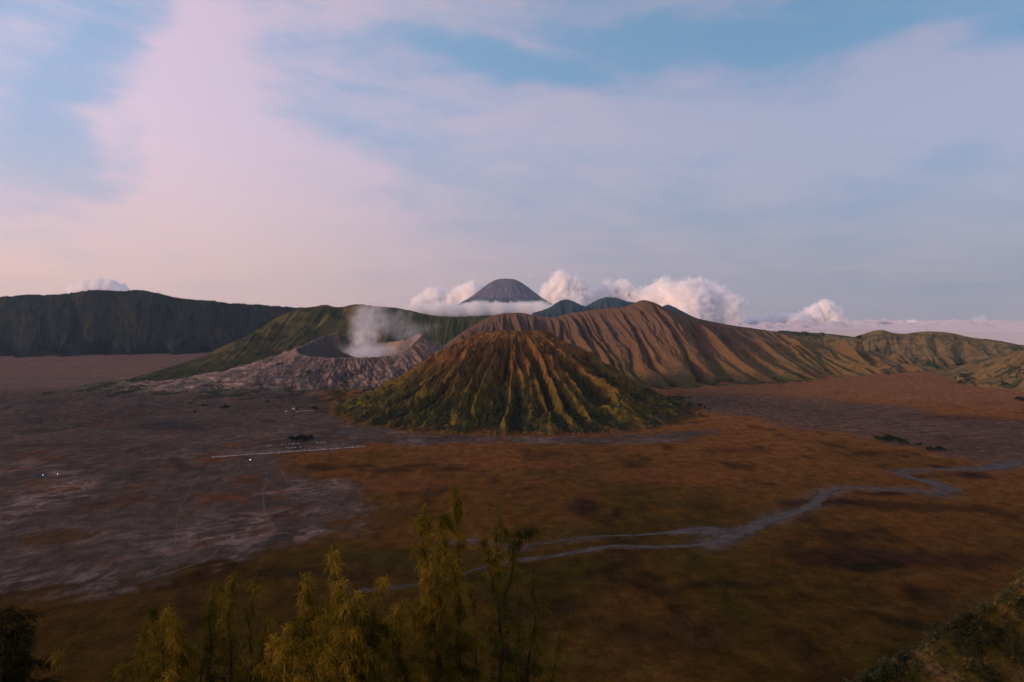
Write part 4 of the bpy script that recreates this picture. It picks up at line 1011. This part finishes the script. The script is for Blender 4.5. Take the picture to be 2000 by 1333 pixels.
def cloud(blobs, D, label, seed, dens=.020, soft=.40, flat=1.0, grow=1.48, group=None, lump=1.0):
    """volumetric cloud; blobs: (u, v, radius px)"""
    s = D/F; rg = np.random.default_rng(seed)
    m = bpy.data.materials.new('cloud'); m.use_nodes = True; t = NT(m.node_tree)
    P = t.node('ShaderNodeNewGeometry').outputs['Position']
    rm = sum(b[2] for b in blobs)/len(blobs)*s
    Pz = t.node('ShaderNodeVectorMath', {0: P, 1: (1, 1, 1/flat)}, operation='MULTIPLY').outputs[0]
    n = t.noise(Pz, .9/rm, 2, .6)
    o = t.node('ShaderNodeVectorMath', {0: n.outputs['Color'], 1: (.5, .5, .5)}, operation='SUBTRACT').outputs[0]
    o = t.node('ShaderNodeVectorMath', {0: o, 3: rm*1.1}, operation='SCALE').outputs[0]
    Pw = t.node('ShaderNodeVectorMath', {0: Pz, 1: o}, operation='ADD').outputs[0]
    tot = None; parts = []
    for (u, v, r) in blobs:
        c = dp(u, v, D+rg.uniform(-.6, .6)*r*s); parts.append((c*[1, 1, 1], r*s*grow*1.32))
        d = t.node('ShaderNodeVectorMath', {0: Pw, 1: (c[0], c[1], c[2]/flat)}, operation='SUBTRACT').outputs[0]
        l = t.node('ShaderNodeVectorMath', {0: d}, operation='LENGTH').outputs['Value']
        e = t.m('SUBTRACT', 1.0, t.m('DIVIDE', l, r*s*grow))
        tot = e if tot is None else t.m('MAXIMUM', tot, e)
    for sc_, am, ft_, lv in ((2.2, .75, 'SMOOTH_F1', .5), (5.5, .30, 'F1', .45)):
        v_ = t.node('ShaderNodeTexVoronoi', {'Scale': sc_/rm}, feature=ft_); t.set(v_.inputs['Vector'], Pw)
        tot = t.m('ADD', tot, t.m('MULTIPLY', t.m('SUBTRACT', lv, v_.outputs['Distance']), am*lump))
    n3 = t.noise(Pz, 6/rm, 4, .6).outputs[0]
    tot = t.m('ADD', tot, t.m('MULTIPLY', t.m('SUBTRACT', n3, .5), .35*lump))
    vol = t.node('ShaderNodeVolumePrincipled', {'Color': (1, .99, .98, 1), 'Density': t.m('MULTIPLY', t.ramp(tot, .0, soft), dens), 'Anisotropy': -.1})
    t.node('ShaderNodeOutputMaterial', {'Volume': vol.outputs[0]})
    me, c0 = hull(parts, rm*.3)
    if flat != 1.0:
        zc = c0[2]
        for vtx in me.vertices: vtx.co.z *= flat*1.25
    ob = link('cloud', me, m, label=label, category='cloud', group=group); ob.location = c0
    return ob
cloud([(150, 573, 13), (170, 566, 14), (192, 561, 13), (214, 562, 12), (236, 571, 11)], 36000, 'small white cumulus peeping over the caldera wall on the left', 501)
cloud([(822, 594, 14), (845, 580, 14), (857, 588, 17), (880, 592, 14), (902, 576, 14), (922, 572, 15), (940, 574, 12), (872, 604, 18), (915, 594, 20)], 36000, 'white cumulus puffs just left of the distant tall volcano', 502)
cloud([(1076, 574, 16), (1096, 556, 17), (1122, 563, 16), (1100, 580, 24), (1137, 578, 16), (1120, 592, 18)], 36000, 'tallest rounded cumulus immediately right of the distant tall volcano', 503)
cloud([(1165, 582, 14), (1187, 571, 15), (1214, 570, 16), (1238, 580, 14), (1200, 592, 22), (1180, 562, 7), (1150, 588, 14), (1252, 588, 15), (1228, 592, 16)], 37500, 'cumulus above the blue twin-topped hill, second right of the volcano', 504)
cloud([(1275, 582, 18), (1300, 580, 24), (1344, 572, 19), (1368, 576, 20), (1392, 586, 22), (1412, 604, 24), (1340, 602, 34), (1432, 622, 16), (1385, 620, 28)], 36500, 'largest billowing cumulus rising beyond the ribbed mountain slope', 505)
cloud([(1590, 616, 14), (1612, 608, 15), (1626, 616, 14), (1570, 628, 14), (1622, 632, 18), (1595, 634, 16)], 39500, 'rounded cumulus standing on the cloud bank toward the right', 506)
cloud([(1484, 634, 12), (1506, 626, 12), (1528, 628, 13), (1460, 636, 12), (1548, 632, 13), (1510, 638, 14), (1570, 636, 12)], 38500, 'low small cumulus between the largest one and the rounded one', 507)
cloud([(1456, 592, 5), (1450, 595, 4)], 36000, 'tiny cloud scrap right of the largest cumulus', 508, dens=.0016)
cloud([(1036, 539, 3.0), (1039, 543, 2.4)], 36000, 'tiny wisp of cloud above the right shoulder of the distant volcano', 509, dens=.002)
cloud([(1735, 639, 7), (1758, 637, 7), (1782, 634, 8), (1800, 638, 7)], 42500, 'bright flat cumulus on the cloud bank left of the hazy puff', 510, flat=.8)
cloud([(1904, 627, 7), (1918, 625, 7), (1910, 634, 8)], 44000, 'hazy pink puff above the cloud bank near the right edge', 511, dens=.0012)
for i, us in enumerate(((1650, 1672, 1694, 1712), (1828, 1850, 1872, 1890), (1938, 1958, 1980, 2002))):
    cloud([(u, 638-2*math.sin(u), 6+1.5*math.sin(u*2.3)) for u in us], 43500+300*i, ('faint flat cloud strip just right of the rounded cumulus', 'flat cloud strip below and left of the hazy pink puff', 'flat cloud strip at the right edge of the skyline')[i], 520+i, dens=.010, flat=.8)
# sea of cloud reaching to the horizon
cu = np.linspace(-75, 75, 900); cd = np.concatenate([[31500, 31600], np.geomspace(31800, 60000, 150), np.geomspace(62000, 110000, 14)])
CU, CD = np.meshgrid(np.radians(cu), cd, indexing='ij')
bx, by = CD*np.tan(CU)*0+CD*np.sin(CU)*1.0, CD*np.cos(CU)
lx = np.abs(fbm(bx/1500, by/1500, 5, 521, .55))
bz = -210+lx*620*sm(CD, 31800, 36000)+fbm(bx/9000, by/9000, 3, 522)*220
bz = np.where(CD < 31700, -2600, bz)-sm(CD, 60000, 110000)*400
link('cloud_bank', mesh_np('cloud_bank', np.stack([bx, by, bz], -1), gridq(*bx.shape)), cloud_mat('cloud_bank', (.58, .55, .60)), kind='stuff', label='low sea of cloud spreading to the horizon beyond the hills', category='cloud')
# flat stratus in front of the distant volcano
rgs = random.Random(3)
cloud([(814+i*14.4, 608-5*math.sin(i/22*math.pi)+rgs.uniform(-1.5, 1.5), rgs.uniform(14, 18)) for i in range(22)], 19500,
      'flat grey-white layer cloud lying across the foot of the distant tall volcano', 512, dens=.009, flat=.70, lump=.6, soft=.6)

# ------------------------------------------------------------------ crater smoke
def smoke():
    cen = dp(740, 650, 4900)
    m = bpy.data.materials.new('smoke'); m.use_nodes = True; t = NT(m.node_tree)
    P = t.node('ShaderNodeNewGeometry').outputs['Position']
    n = t.noise(P, .008, 5, .6, .5)
    off = t.node('ShaderNodeVectorMath', {0: n.outputs['Color'], 1: (.5, .5, .5)}, operation='SUBTRACT').outputs[0]
    off = t.node('ShaderNodeVectorMath', {0: off, 3: 230.0}, operation='SCALE').outputs[0]
    Pw = t.node('ShaderNodeVectorMath', {0: P, 1: off}, operation='ADD').outputs[0]
    tot = None
    for (u, v, D, rx, rz_, wgt) in [(715, 688, 4880, 120, 45, 1.1), (705, 665, 4880, 70, 75, 1.1), (712, 640, 4880, 75, 80, 1.0), (720, 615, 4890, 88, 62, .80), (735, 600, 4900, 70, 40, .4), (745, 640, 4900, 70, 70, .40),
                                    (770, 622, 4930, 110, 60, .30), (800, 650, 4950, 140, 60, .26), (735, 690, 4850, 170, 28, .55), (850, 640, 4950, 200, 50, .08)]:
        c = dp(u, v, D)
        d = t.node('ShaderNodeVectorMath', {0: Pw, 1: tuple(c)}, operation='SUBTRACT').outputs[0]
        d = t.node('ShaderNodeVectorMath', {0: d, 1: (1/rx, 1/rx, 1/rz_)}, operation='MULTIPLY').outputs[0]
        l = t.node('ShaderNodeVectorMath', {0: d}, operation='LENGTH').outputs['Value']
        e = t.m('MULTIPLY', t.m('EXPONENT', t.m('MULTIPLY', t.m('MULTIPLY', l, l), -1.0)), wgt)
        tot = e if tot is None else t.m('ADD', tot, e)
    n2 = t.noise(P, .02, 4, .6).outputs[0]
    tot = t.m('MULTIPLY', tot, t.ramp(n2, .25, .7, .25, 1.6))
    dens = t.m('MULTIPLY', t.m('MAXIMUM', t.m('SUBTRACT', tot, .07), 0), .0095)
    vol = t.node('ShaderNodeVolumePrincipled', {'Color': (.93, .93, .95, 1), 'Density': dens, 'Anisotropy': .1})
    t.node('ShaderNodeOutputMaterial', {'Volume': vol.outputs[0]})
    p = ICO*np.array([430, 330, 235])+cen+np.array([50, 0, 25])
    p[:, 2] = np.maximum(p[:, 2], 60)
    o = link('smoke', mesh_np('smoke', p, ICF), m, kind='stuff', label='white smoke rising from the ash crater and drifting right', category='smoke')
smoke()

# ------------------------------------------------------------------ haze
def haze():
    m = bpy.data.materials.new('haze'); m.use_nodes = True; t = NT(m.node_tree)
    vol = t.node('ShaderNodeVolumePrincipled', {'Color': (.58, .80, 1.0, 1), 'Density': 0.95e-5, 'Anisotropy': .45})
    t.node('ShaderNodeOutputMaterial', {'Volume': vol.outputs[0]})
    b = MB(); b.box(0, 0, -1300, 61600, 61600, 3080); b.build('haze', m, None, kind='stuff', label='thin morning haze filling the whole caldera', category='haze')
haze()
